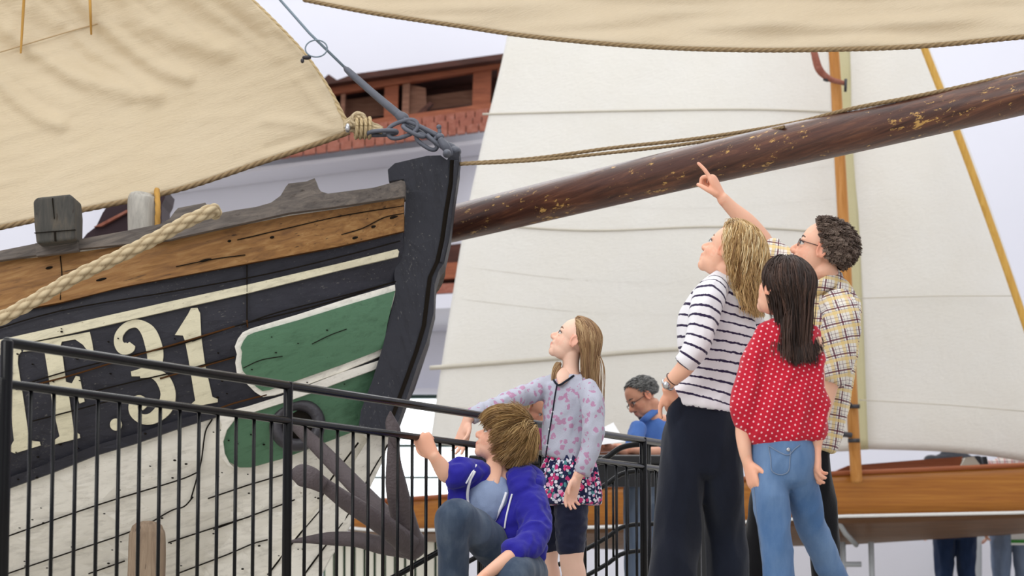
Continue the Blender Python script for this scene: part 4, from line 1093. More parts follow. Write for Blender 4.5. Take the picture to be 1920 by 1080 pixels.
# ------------------------------------------------------------------ the man pointing
def man():
    f = Fig(9.9, 'person', 'tall man in plaid short-sleeved shirt and spectacles pointing up at the bowsprit', 1500, M['skin'])
    H = .236; O = f.P(1538, 472); R = frame((-.90, .16, .38), (.38, 0, .92)); B = f.body
    head_src(B, O, R, H)
    nk = O + R @ Vector((-.12, 0, -.22)) * H
    f.lim(B, [(nk, 0, 0, 26, 28), (1549, 520, .02, 26, 28), (1556, 545, .03, 30, 32), (1552, 580, .04, 42, 30)])
    f.lim(B, [(1550, 590, .05, 44, 34), (1548, 640, .03, 46, 40), (1515, 780, 0, 40, 40), (1500, 830, 0, 40, 40)])
    # pointing arm
    f.lim(B, [(1528, 548, .12, 24), (1480, 500, .17, 22), (1441, 466, .22, 19), (1424, 446, .22, 20.5), (1400, 417, .20, 18.5), (1372, 390, .18, 13.5), (1354, 371, .17, 11.5, 14)])
    w = f.P(1353, 370, .17)
    hd_ = f.P(1332, 338, .17) - w
    hand(B, w, (-.42, 0, .91), (-.4, -.9, -.1), [.75, .12, 1.15, 1.25, 1.3], .98, mirror=1)
    # hanging arm
    f.lim(B, [(1578, 572, -.10, 26), (1568, 640, -.14, 23), (1556, 712, -.17, 18), (1547, 745, -.18, 18), (1536, 790, -.2, 15), (1528, 828, -.22, 11, 14)])
    hand(B, f.P(1527, 832, -.22), (-.1, -.1, -1), (-.8, -.5, 0), [.3, .35, .45, .5, .55], .98)
    f.fin()
    eyes(O, R, H, f.root); brows(O, R, H, f.root, M['h_man'])
    fd = folds(.007, 9, (.2, 0, 1), .5, 3)
    f.cloth('shirt', [dict(rows=[(1557, 537, .02, 31, 31), (1560, 550, .03, 38, 35), (1562, 575, .04, 50, 46), (1563, 610, .03, 50, 50), (1556, 670, .02, 48, 46), (1545, 740, 0, 48, 46), (1530, 800, 0, 50, 46), (1520, 835, 0, 50, 46)], caps=(.25, .15), ex=2.3),
                       [(1560, 565, .10, 30), (1520, 535, .13, 30), (1482, 502, .17, 28), (1445, 470, .22, 25)]], M['plaid'], fold=fd)
    f.cloth('shirt_sleeve', [dict(rows=[(1570, 570, -.06, 32), (1578, 600, -.12, 34), (1573, 650, -.15, 33), (1562, 700, -.17, 29), (1556, 717, -.175, 27)], caps=(.6, .1))], M['plaids'], fold=folds(.006, 10, (.1, 0, 1), .5, 5))
    b = S()
    loft(b, [f.P(1524, 548, .0), f.P(1546, 533, -.055), f.P(1574, 520, .0), f.P(1577, 522, .07)], [.022, .026, .024, .02], [.008] * 4, n=10, sub=5); b.obj('collar', M['plaid'], f.root)
    f.cloth('trousers', [dict(rows=[(1520, 790, .02, 48, 46), (1508, 830, .02, 50, 46), (1500, 860, .02, 50, 44)], caps=(.2, .5)),
                         [(1520, 850, .0, 32, 36), (1535, 930, 0, 30, 32), (1545, 1010, 0, 29, 30), (1552, 1090, 0, 27, 28), (footpx(f, 1560, .10), 0, 0, 24, 26)],
                         [(1480, 850, .08, 32, 36), (1440, 930, .10, 30, 30), (1422, 1010, .12, 26, 28), (1418, 1090, .12, 25, 26), (footpx(f, 1415, .10, .12), 0, 0, 23, 24)]], M['black'], fold=folds(.005, 8, (0, 0, 1), .4, 8))
    shoes(f, [(gx(1560, f.d), -.9, .3), (gx(1415, f.d + .12), -.9, .3)])
    pts, nor, col, cap = scalp(O, R, H, 5200, 5, (.30, .55), -.74, 1.02)
    ctr = col[0]
    hair('hair', f.root, M['h_man'], pts, nor, lambda p: .026 + .008 * max(0, (p - ctr).dot(R @ Vector((-.6, 0, .6))) / H), [col], lambda p, n: tuple((n * .8 + R @ Vector((-.25, 0, .05))).normalized()), r=.0013, K=14, grav=.10, clump=.62, nclump=330, seed=2, lift=.008, curl=.006, curlf=1.3, keep=.9, cap=cap, hug=.16)
    gl = thing_part('spectacles', f.root)
    for s_ in (-1, 1):
        P_ = lambda x, y, z: O + R @ Vector((x, y, z)) * H
        b = S(); tube(b, [P_(.355 + .0, (.135 + .085 * math.cos(a)) * s_, .0 + .062 * math.sin(a)) for a in np.linspace(0, 6.2832, 20)], .0014, 6); tube(b, [P_(.355, .22 * s_, .02), P_(.15, .31 * s_, .02), P_(-.06, .335 * s_, .03)], .0017, 6)
        b.obj('rim', M['frame'], gl)
def thing_part(name, par):
    o = bpy.data.objects.new(name, None); COL.objects.link(o); o.parent = par; o.location = (0, 0, 0); o.empty_display_size = .05
    return o

# ------------------------------------------------------------------ woman in striped top
def woman():
    f = Fig(9.3, 'person', 'blonde woman in white top with dark stripes, hand in her trouser pocket', 1320, M['skin'])
    H = .214; O = f.P(1365, 474); R = frame((-.74, .42, .53), (.45, 0, .85)); B = f.body
    head_src(B, O, R, H, fat=.95)
    nk = O + R @ Vector((-.14, 0, -.2)) * H
    f.lim(B, [(nk, 0, 0, 24, 24), (1366, 525, .0, 22, 23), (1360, 545, .0, 30, 28), (1350, 580, .02, 50, 34)])
    f.lim(B, [(1350, 575, .02, 52, 34), (1335, 650, .0, 48, 38), (1325, 740, 0, 44, 36), (1320, 790, 0, 46, 40)])
    f.lim(B, [(1330, 555, -.12, 22), (1315, 610, -.16, 19), (1301, 660, -.18, 18), (1285, 688, -.17, 17), (1265, 708, -.15, 13.5), (1250, 722, -.12, 10.5, 12)])
    hand(B, f.P(1255, 735, -.075), (.42, .75, -1), (-.6, .4, -.3), [.3, .3, .35, .35, .4], .86)
    f.lim(B, [(1395, 565, .12, 20), (1408, 620, .16, 17), (1408, 690, .16, 14), (1400, 740, .14, 11)])
    hand(B, f.P(1398, 745, .14), (-.1, 0, -1), (-.8, .2, 0), [.3, .3, .35, .35, .4], .9, mirror=-1)
    f.fin(); eyes(O, R, H, f.root); brows(O, R, H, f.root, M['h_gold'])
    fd = folds(.0045, 9, (.4, 0, 1), .6, 1)
    def bust(src): 
        ell(src, f.P(1287, 622, -.02), (.050, .08, .052), fl=.2)
    f.cloth('striped_top', [dict(rows=[(1377, 530, .02, 24, 26), (1365, 545, .0, 50, 34), (1353, 575, 0, 65, 40), (1344, 615, 0, 74, 44), (1338, 655, 0, 66, 42), (1334, 690, 0, 55, 40), (1328, 725, 0, 57, 42), (1320, 756, 0, 64, 52), (1318, 767, 0, 66, 54)], caps=(.2, .08), ex=2.3),
                            [(1392, 555, .08, 24), (1408, 600, .13, 24), (1411, 660, .15, 22), (1404, 705, .15, 20)]], M['stripe'], fold=fd, flow=True, smooth=6)
    f.cloth('striped_sleeve', [dict(rows=[(1342, 538, -.06, 24, 24), (1328, 562, -.12, 29, 29), (1316, 610, -.16, 27, 27), (1303, 650, -.175, 25, 25), (1291, 672, -.175, 23, 24), (1281, 684, -.17, 22, 24)], caps=(.5, .05), flow0=.011)], M['stripe'], fold=folds(.004, 11, (.3, 0, 1), .5, 2), flow=True)
    f.cloth('trousers', [dict(rows=[(1320, 750, .0, 50, 38), (1320, 772, 0, 61, 46), (1318, 815, 0, 72, 52), (1316, 855, .0, 75, 50), (1316, 880, 0, 70, 46)], caps=(.1, .5), ex=2.2),
                         [(1288, 800, -.01, 38, 42), (1283, 860, -.015, 42, 42), (1278, 920, -.02, 43, 42), (1270, 1000, -.03, 43, 38), (1260, 1085, -.05, 45, 38), (footpx(f, 1256, .06, -.07), 0, 0, 52, 42)], [(1276, 752, -.05, 15, 16), (1266, 775, -.05, 15, 16), (1268, 800, -.04, 14, 16)],
                         [(1346, 800, .0, 42, 42), (1350, 860, .0, 40, 42), (1354, 920, .02, 38, 40), (1359, 1000, .09, 38, 36), (1364, 1085, .1, 42, 38), (footpx(f, 1372, .06, .12), 0, 0, 50, 42)]], M['denimd'], smooth=12, fold=folds(.006, 7, (0, 0, 1), .35, 4))
    shoes(f, [(gx(1256, f.d - .07), -.9, .3), (gx(1372, f.d + .12), -.9, .3)])
    def band(x, y, dd, rx, ang, r, name, mat):
        b = S(); c = f.P(x, y, dd); t = (f.P(1250, 722, -.12) - f.P(1285, 688, -.17)).normalized(); u = t.cross(Vector((0, 1, 0))).normalized(); w_ = t.cross(u)
        tube(b, [c + u * rx * math.cos(a) + w_ * rx * 1.12 * math.sin(a) for a in np.linspace(0, 6.2832, 24)], r, 8); return b.obj(name, mat, f.root)
    w = band(1252, 721, -.123, .0215, 32, .0045, 'wristwatch', M['metal'])
    b = S(); loft(b, [f.P(1250, 722, -.146), f.P(1250, 722, -.154)], [.014, .013], n=16, sub=1, ref=(0, 0, 1)); b.obj('watch_face', M['metal'], w)
    band(1261, 711, -.14, .0255, 40, .002, 'bracelet', M['frame'])
    pts, nor, col, cap = scalp(O, R, H, 5600, 8, (.25, .50), -.70, 1.02)
    back = (f.P(1352, 600, .0), Matrix.Identity(3), (.13, .10, .13)); nkc = (f.P(1366, 535, 0), Matrix.Identity(3), (.05, .055, .09))
    part = R @ Vector((.25, -.05, .55)) * H + O
    def cmb(p, n):
        v = (p - part); v = v - n * v.dot(n); v = v.normalized() + R @ Vector((-.9, 0, .1)) * .35
        return tuple((v - n * v.dot(n)).normalized() + n * .15)
    hair('hair', f.root, M['h_gold'], pts, nor, .225, [col, back, nkc], cmb, r=.0014, K=24, grav=.40, clump=.5, nclump=150, seed=4, lift=.014, curl=.008, curlf=1.3, keep=.82, cap=cap, lenvar=.3)

# ------------------------------------------------------------------ girl in red dotted blouse
def redgirl():
    f = Fig(8.9, 'person', 'girl with long dark hair in a red blouse with pale dots and blue jeans', 1470, M['skin'])
    H = .212; O = f.P(1466, 542); R = frame((-.57, .70, .40), (.28, -.15, .92)); B = f.body
    head_src(B, O, R, H, kid=True)
    f.lim(B, [(O + R @ Vector((-.14, 0, -.2)) * H, 0, 0, 22, 22), (1476, 595, 0, 21, 22), (1478, 620, 0, 32, 26), (1480, 640, 0, 44, 30)])
    f.lim(B, [(1480, 640, 0, 46, 30), (1475, 720, 0, 42, 32), (1472, 830, 0, 44, 34)])
    f.lim(B, [(1432, 640, -.02, 20), (1412, 710, -.02, 18), (1398, 780, -.02, 16), (1394, 810, -.02, 15.5), (1397, 845, -.03, 12.5), (1402, 868, -.03, 10)])
    hand(B, f.P(1402, 868, -.03), (.25, -.1, -1), (.4, -.8, 0), [.3, .4, .5, .5, .5], .86)
    f.lim(B, [(1522, 640, -.02, 20), (1530, 710, -.02, 17), (1532, 780, -.02, 14), (1532, 815, -.03, 13), (1531, 838, -.02, 10)])
    hand(B, f.P(1530, 840, -.02), (-.15, 0, -1), (-.5, .8, 0), [.3, .4, .5, .5, .5], .84, mirror=-1)
    f.fin(); eyes(O, R, H, f.root); brows(O, R, H, f.root, M['h_dark'])
    fd = folds(.008, 8, (.5, 0, 1), .5, 12)
    f.cloth('dotted_blouse', [dict(rows=[(1478, 604, .0, 36, 34), (1478, 625, 0, 54, 40), (1478, 665, 0, 60, 46), (1474, 710, 0, 66, 50), (1470, 760, 0, 73, 54), (1468, 800, 0, 75, 54), (1470, 822, 0, 68, 50), (1471, 831, 0, 62, 46)], caps=(.2, .1), ex=2.3),
                              [(1440, 625, -.01, 25), (1420, 680, -.02, 29), (1405, 735, -.03, 29), (1401, 772, -.03, 27), (1398, 794, -.03, 20)],
                              [(1516, 625, -.01, 22), (1523, 690, -.02, 23), (1527, 750, -.03, 25), (1531, 800, -.03, 22), (1531, 818, -.03, 17)]], M['dots'], fold=fd, voxel=.007)
    f.cloth('jeans', [dict(rows=[(1470, 812, 0, 54, 42), (1469, 838, 0, 60, 46), (1467, 870, 0, 61, 47), (1467, 895, 0, 58, 44)], caps=(.1, .5), ex=2.3),
                      [(1441, 855, 0, 30, 38), (1442, 890, -.01, 33, 38), (1446, 940, -.03, 33, 36), (1453, 1000, -.04, 30, 32), (1461, 1085, -.04, 29, 30), (footpx(f, 1470, .06, -.04), 0, 0, 27, 28)],
                      [(1497, 855, 0, 30, 38), (1498, 890, .01, 31, 38), (1506, 930, .05, 31, 35), (1522, 985, .09, 28, 31), (1548, 1045, .14, 26, 28), (1566, 1090, .18, 25, 27), (footpx(f, 1604, .10, .36), 0, 0, 23, 25)]], M['denim'], smooth=9, fold=folds(.004, 8, (.4, 0, 1), .5, 6))
    shoes(f, [(gx(1470, f.d - .04), -.9, .4), (gx(1604, f.d + .36), -.8, .5)])
    # pocket, button, seams
    def surf(x, y): return f.P(x, y, -.101)
    b = S()
    for pl in ([(1441, 838), (1445, 860), (1447, 882), (1462, 890), (1478, 884), (1481, 862), (1482, 846)], [(1441, 836), (1462, 848), (1478, 853), (1490, 842), (1500, 834)], [(1411, 868), (1414, 920), (1420, 980), (1430, 1060)]):
        c = catmull(pl, 5); bvh_line(b, f, c)
    b.obj('jeans_stitching', M['denimp'], f.root)
    b = S(); p = f.P(1478, 843, 0); ell(b, project(f, 1478, 843) , (.007, .004, .007), n=12, m=8); b.obj('jeans_button', M['metal'], f.root)
    pts, nor, col, cap = scalp(O, R, H, 5200, 9, (.30, .50), -.72, 1.02)
    back = (f.P(1480, 690, .02), Matrix.Identity(3), (.115, .105, .16))
    part = R @ Vector((.2, 0, .6)) * H + O
    def cmb(p, n):
        v = (p - part); v = v - n * v.dot(n); v = v.normalized() + R @ Vector((-.9, 0, .1)) * .4
        return tuple((v - n * v.dot(n)).normalized())
    hair('hair', f.root, M['h_dark'], pts, nor, .275, [col, back], cmb, r=.0014, K=24, grav=.42, clump=.35, nclump=160, seed=6, lift=.010, curl=.003, curlf=.8, keep=.8, cap=cap, lenvar=.22)

def project(f, x, y, extra=-.002):
    """front surface point of the jeans or trousers along the line of sight"""
    o = Vector((0, 0, EYE)); d = (q(x, y, f.d) - o).normalized()
    for ch in f.root.children:
        if ch.name.split('.')[0] in ('jeans',):
            loc, no, ix, ds = bvh_of(ch).ray_cast(o - Vector(ch.location) - f.root.location, d)
            if loc is not None: return loc + Vector(ch.location) + f.root.location + d * extra
    return q(x, y, f.d)
_bv = {}
def bvh_of(o):
    from mathutils.bvhtree import BVHTree
    if o.name not in _bv: _bv[o.name] = BVHTree.FromPolygons([v.co.copy() for v in o.data.vertices], [tuple(p.vertices) for p in o.data.polygons])
    return _bv[o.name]
def bvh_line(b, f, c): tube(b, [project(f, x, y) for x, y in c], .0016, 5)

# ------------------------------------------------------------------ girl in rose cardigan
def girl():
    f = Fig(11.0, 'person', 'girl in rose-print grey cardigan and floral skirt leaning one arm over the railing', 1065, M['skin2'])
    H = .205; O = f.P(1075, 640); R = frame((-.85, .08, .52), (.52, 0, .85)); B = f.body
    head_src(B, O, R, H, kid=True)
    f.lim(B, [(O + R @ Vector((-.1, 0, -.25)) * H, 0, 0, 17, 18), (1070, 688, 0, 16, 17), (1068, 706, 0, 24, 22), (1068, 725, 0, 38, 24)])
    f.lim(B, [(1068, 725, 0, 36, 24), (1066, 800, 0, 34, 26), (1068, 880, 0, 36, 28), (1066, 930, 0, 34, 28)])
    f.lim(B, [(1040, 728, .04, 12), (990, 741, -.02, 13), (955, 753, -.13, 12), (915, 768, -.27, 11), (888, 779, -.34, 9), (877, 788, -.36, 8)])
    hand(B, f.P(876, 790, -.36), (-.3, .1, -1), (.8, -.6, 0), [.4, .15, .2, .25, .3], .84, mirror=-1)
    f.lim(B, [(1104, 748, -.08, 13), (1112, 790, -.13, 14), (1108, 830, -.14, 13), (1096, 870, -.15, 11), (1085, 893, -.16, 8.5)])
    hand(B, f.P(1082, 896, -.16), (-.35, 0, -1), (-.7, -.6, 0), [.3, .3, .35, .4, .45], .86)
    for sx_, x0, x1, x2, dd in ((-1, 1026, 1027, 1030, .10), (1, 1072, 1072, 1078, -.04)):
        f.lim(B, [(x0, 950, dd, 26), (x1, 1030, dd, 21 if sx_ < 0 else 23), (x1, 1055, dd, 19 if sx_ < 0 else 22), (x2, 1090, dd, 22), (footpx(f, x2 + 6, .12, dd), 0, 0, 15), (footpx(f, x2 + 6, .05, dd), 0, 0, 14)])
    f.fin(); eyes(O, R, H, f.root); brows(O, R, H, f.root, M['h_blond'])
    fd = folds(.005, 11, (.3, 0, 1), .5, 21)
    f.cloth('rose_print_cardigan', [dict(rows=[(1068, 706, .0, 30, 24), (1070, 718, 0, 44, 28), (1070, 745, 0, 50, 32), (1068, 785, 0, 50, 34), (1065, 820, 0, 48, 34), (1062, 850, 0, 47, 36), (1058, 864, 0, 44, 36)], caps=(.15, .08), ex=2.3),
                                    dict(rows=[(1042, 722, .04, 21), (1000, 736, -.01, 20), (960, 750, -.12, 18), (920, 765, -.25, 15), (898, 773, -.32, 14), (884, 781, -.345, 14)], caps=(.6, .1)),
                                    dict(rows=[(1104, 728, -.06, 20), (1112, 760, -.11, 21), (1113, 800, -.13, 20), (1108, 840, -.14, 18), (1098, 870, -.15, 16), (1091, 890, -.155, 15)], caps=(.6, .1))], M['rosecard'], fold=fd, voxel=.0065)
    def pleat(p): 
        a = math.atan2(p.y - f.d, p.x - f.P(1068, 900).x); return .006 * math.sin(a * 17)
    f.cloth('floral_skirt', [dict(rows=[(1064, 842, 0, 36, 28), (1067, 870, 0, 50, 41), (1067, 905, 0, 58, 48), (1067, 935, 0, 62, 52), (1067, 946, 0, 62, 52)], caps=(.1, .05), ex=2.1)], M['floral'], fold=pleat)
    b = S(); loft(b, [f.P(1060, 694, -.022), f.P(1057, 704, -.050), f.P(1053, 713, -.066), f.P(1049, 722, -.075)], [.022, .030, .024, .006], [.012] * 4, n=14); solid('chest', b, M['skin2'], f.root, .004, 2, tint=True)
    cl = catmull([(1044, 722), (1040, 745), (1035, 780), (1029, 815), (1023, 858)], 5)
    b = S(); tube(b, [surf_at(f, x, y, -.08) for x, y in cl], .0028, 6); b.obj('cardigan_placket', M['denimd'], f.root)
    b = S(); tube(b, [surf_at(f, x, y, -.08) for x, y in catmull([(1036, 704), (1039, 714), (1048, 722), (1062, 714), (1076, 704)], 5)], .0045, 6); b.obj('camisole_edge', M['denimd'], f.root)
    for x, y in ((1036, 772), (1030, 805), (1026, 835)):
        b = S(); ell(b, surf_at(f, x, y, -.08), (.005, .003, .005), n=10, m=6); b.obj('button', M['lacew'], f.root)
    f.cloth('leggings', [[(1026, 935, .10, 30, 30), (1025, 985, .10, 28, 28), (1024, 1028, .10, 24, 25)], [(1071, 935, -.04, 32, 31), (1071, 985, -.04, 30, 29), (1070, 1031, -.04, 26, 26)]], M['navy'], fold=folds(.003, 14, (0, 0, 1), 1.5, 2))
    shoes(f, [(gx(1036, f.d + .1), -.9, .3), (gx(1084, f.d - .04), -.9, .3)])
    pts, nor, col, cap = scalp(O, R, H, 6400, 10, (.20, .62), -.55, 1.02)
    back = (f.P(1075, 765, 0), Matrix.Identity(3), (.098, .08, .15))
    tie = O + R @ Vector((-.46, .0, .0)) * H
    def cmb(p, n):
        v = tie - p; v = v - n * v.dot(n); return tuple(v.normalized())
    hair('hair', f.root, M['h_blond'], pts, nor, .42, [col, back], cmb, r=.0012, K=26, grav=.62, clump=.4, nclump=110, seed=8, lift=.006, curl=.002, curlf=.8, keep=.74, cap=cap, lenvar=.3, hug=.2)
    b = S(); ell(b, tie + Vector((.0, 0, -.01)), (.012, .022, .008)); b.obj('hair_tie', M['h_dark'], f.root)
    # lock falling in front of the shoulder
    rng = random.Random(3); rt = []; nn = []
    for i in range(190):
        c = f.P(1049 + rng.uniform(-6, 4), 684 + rng.uniform(-6, 6), -.01 + rng.uniform(-.02, .02)); rt.append(tuple(c)); nn.append((-.4, -.9, 0))
    hair('front_lock', f.root, M['h_blond'], rt, nn, .145, [(f.P(1068, 755, 0), Matrix.Identity(3), (.092, .075, .13))], lambda p, n: (-.8, -.15, -.5), r=.0015, K=12, grav=.6, clump=.5, nclump=6, seed=3, lift=.004, keep=.75)

# ------------------------------------------------------------------ crouching boy
def boy():
    f = Fig(10.2, 'person', 'crouching boy in royal blue hooded jacket gripping the black railing', 930, M['skin'])
    H = .208; O = f.P(939, 823); R = frame((-.87, .05, .44), (.44, 0, .88)); B = f.body
    head_src(B, O, R, H, kid=True)
    f.lim(B, [(O + R @ Vector((-.06, 0, -.25)) * H, 0, 0, 20, 21), (930, 880, 0, 20, 21), (935, 900, 0, 28, 26), (942, 925, 0, 44, 30)])
    f.lim(B, [(942, 925, 0, 46, 30), (950, 980, .02, 44, 34), (962, 1050, .08, 46, 38), (970, 1110, .12, 48, 44)])
    # gripping arm
    gr = rp(RS0, RS1, t_of(789)); xd = nrm((-.52, .12, .82)); w = gr + Vector((.004, -.034, .0)) - xd * .082
    dw = w.y - f.d
    f.lim(B, [(890, 897, -.04, 16), (860, 894, -.10, 16), (840, 891, -.13, 16), (833, 884, -.14, 16), (824, 870, -.15, 14.5), (w, 0, 0, 10.5, 12)])
    hand(B, w, xd, (-.75, .0, -.62), [.75, .95, 1.0, 1.05, 1.1], .92, mirror=1)
    # resting arm
    f.lim(B, [(992, 935, -.06, 20), (1004, 985, -.14, 18), (990, 1020, -.24, 17), (950, 1050, -.34, 15), (915, 1074, -.42, 10.5), (903, 1083, -.44, 9)])
    hand(B, f.P(903, 1083, -.44), (-.8, -.3, -.5), (-.2, -.9, 0), [.3, .4, .5, .5, .5], .88)
    f.fin(); eyes(O, R, H, f.root); brows(O, R, H, f.root, M['h_boy'])
    f.cloth('tee_shirt', [dict(rows=[(926, 896, -.05, 26, 12), (918, 922, -.08, 36, 16), (910, 950, -.085, 32, 16), (906, 978, -.075, 20, 14), (906, 994, -.07, 9, 9)], caps=(.2, .2))], M['tee'], fold=folds(.003, 14, (0, 0, 1), .7, 2), voxel=.006)
    b = S(); V = [f.P(904, 878, -.107), f.P(941, 880, -.107), f.P(930, 938, -.112)]
    loft(b, [f.P(928, 860, -.02), f.P(925, 880, -.045), f.P(921, 900, -.078), f.P(920, 918, -.099), f.P(921, 932, -.109), f.P(922, 940, -.112)], [.026, .036, .034, .024, .011, .003], [.014, .016, .014, .011, .008, .003], n=14); 
    nv_ = len(b.v)
    me_ = solid('chest', b, M['skin'], f.root, .004, 2, tint=True)
    fd = folds(.007, 8, (.2, 0, 1), .6, 31); fd2 = folds(.004, 17, (.8, 0, .5), .5, 3)
    hoodsrc = lambda src: None
    o = f.cloth('hooded_jacket', [
        dict(rows=[(976, 893, .01, 32, 38), (980, 920, .0, 33, 54), (976, 950, .0, 42, 56), (966, 980, .0, 48, 54), (960, 1008, .01, 50, 50), (985, 1035, .04, 34, 38)], caps=(.4, .2), ex=2.2),
        dict(rows=[(890, 878, -.01, 18, 22), (868, 900, -.04, 20, 30), (862, 930, -.06, 20, 28), (866, 958, -.065, 20, 26), (882, 984, -.065, 18, 22), (905, 1010, -.06, 20, 22), (945, 1022, -.03, 20, 22)], caps=(.5, .3)),
        dict(rows=[(898, 892, -.03, 26, 28), (876, 888, -.08, 28, 28), (854, 890, -.12, 25, 26), (840, 891, -.13, 22, 23)], caps=(.5, .15)),
        dict(rows=[(985, 915, -.02, 30, 30), (998, 955, -.09, 30, 30), (1003, 995, -.16, 27, 28), (990, 1022, -.23, 25, 26), (966, 1036, -.29, 23, 24), (955, 1040, -.31, 22, 22)], caps=(.5, .15)),
        dict(rows=[(945, 1015, .0, 30, 34), (975, 1030, .02, 44, 40), (985, 1050, .04, 38, 38)], caps=(.4, .2))], M['hoodie'], fold=lambda p: fd(p) + fd2(p), voxel=.0065)
    hs = S()
    loft(hs, [f.P(905, 878, .02), f.P(930, 888, .09), f.P(962, 886, .10), f.P(990, 890, .05), f.P(998, 908, -.03), f.P(978, 915, -.07)], [.02, .03, .045, .05, .045, .028], [.02, .03, .035, .035, .03, .02], n=16, ref=(0, 0, 1))
    solid('hood', hs, M['hoodie'], f.root, .007, 4, disp=folds(.006, 12, (1, 0, 0), .5, 7))
    for nm, pl in (('zip_edge', [(890, 884, -.09), (880, 905, -.11), (877, 938, -.125), (888, 968, -.13), (906, 996, -.12)]), ('zip_edge', [(949, 924, -.12), (939, 952, -.13), (922, 985, -.13), (906, 999, -.12)])):
        b = S(); loft(b, [surf_at(f, x, y, dd) for x, y, dd in pl], [.0055] * len(pl), [.004] * len(pl), n=8); b.obj(nm, M['lacew'], f.root)
    for pl in ([(893, 872, -.09), (884, 888, -.12), (874, 906, -.13)], [(960, 927, -.13), (955, 945, -.14), (949, 970, -.145), (946, 990, -.145)], [(926, 1008, -.13), (929, 1016, -.13), (926, 1026, -.13)]):
        b = S(); loft(b, [surf_at(f, x, y, dd) for x, y, dd in pl], [.0036] * len(pl), n=8); b.obj('drawcord', M['lacew'], f.root)
    f.cloth('jeans', [dict(rows=[(968, 1010, .10, 40, 40), (976, 1060, .12, 46, 46), (980, 1110, .14, 46, 46)], caps=(.3, .6)),
                      [(965, 1085, .08, 36, 36), (920, 1020, -.08, 36, 36), (862, 972, -.22, 33, 34), (850, 975, -.24, 32, 34), (848, 1010, -.22, 29, 32), (852, 1085, -.16, 28, 30), (f.P(858, 1170, -.10), 0, 0, 26, 27), (footpx(f, 862, .08, -.06), 0, 0, 23, 24)],
                      [(985, 1095, .05, 38, 38), (990, 1075, -.10, 36, 36), (975, 1072, -.26, 34, 34), (960, 1090, -.36, 33, 33), (f.P(965, 1150, -.34), 0, 0, 30, 30), (footpx(f, 990, .08, -.2), 0, 0, 26, 26)]], M['denim2'], fold=folds(.0045, 8, (.1, 0, 1), .45, 16))
    shoes(f, [(gx(862, f.d - .06), -.9, -.2), (gx(990, f.d - .2), -.8, -.3)])
    pts, nor, col, cap = scalp(O, R, H, 7500, 12, (.20, .62), -.74, 1.02)
    crown = O + R @ Vector((-.32, .05, .42)) * H
    def cmb(p, n):
        v = (p - crown); v = v - n * v.dot(n); v = v.normalized() + R @ Vector((.35, 0, 0))
        return tuple((v - n * v.dot(n)).normalized() + n * .12)
    def ln(p):
        l = R.transposed() @ (p - O) / H
        return .085 + .03 * max(0, -l.x) + (.02 if l.z > .3 else 0)
    hair('hair', f.root, M['h_boy'], pts, nor, ln, [col], cmb, r=.0011, K=18, grav=.16, clump=.38, nclump=260, seed=9, lift=.022, curl=.002, curlf=.6, keep=.9, cap=cap, lenvar=.25, hug=.30)
def surf_at(f, x, y, dd):
    o = Vector((0, 0, EYE)); d = (q(x, y, f.d) - o).normalized(); best = None
    for ch in f.root.children:
        if ch.name.split('.')[0] in ('rose_print_cardigan', 'hooded_jacket', 'tee_shirt', 'chest', 'hood') and ch.type == 'MESH':
            loc, no, ix, ds = bvh_of(ch).ray_cast(o - Vector(ch.location) - f.root.location, d)
            if loc is not None and (best is None or ds < best[0]): best = (ds, loc + Vector(ch.location) + f.root.location)
    return best[1] - d * .003 if best else f.P(x, y, dd)

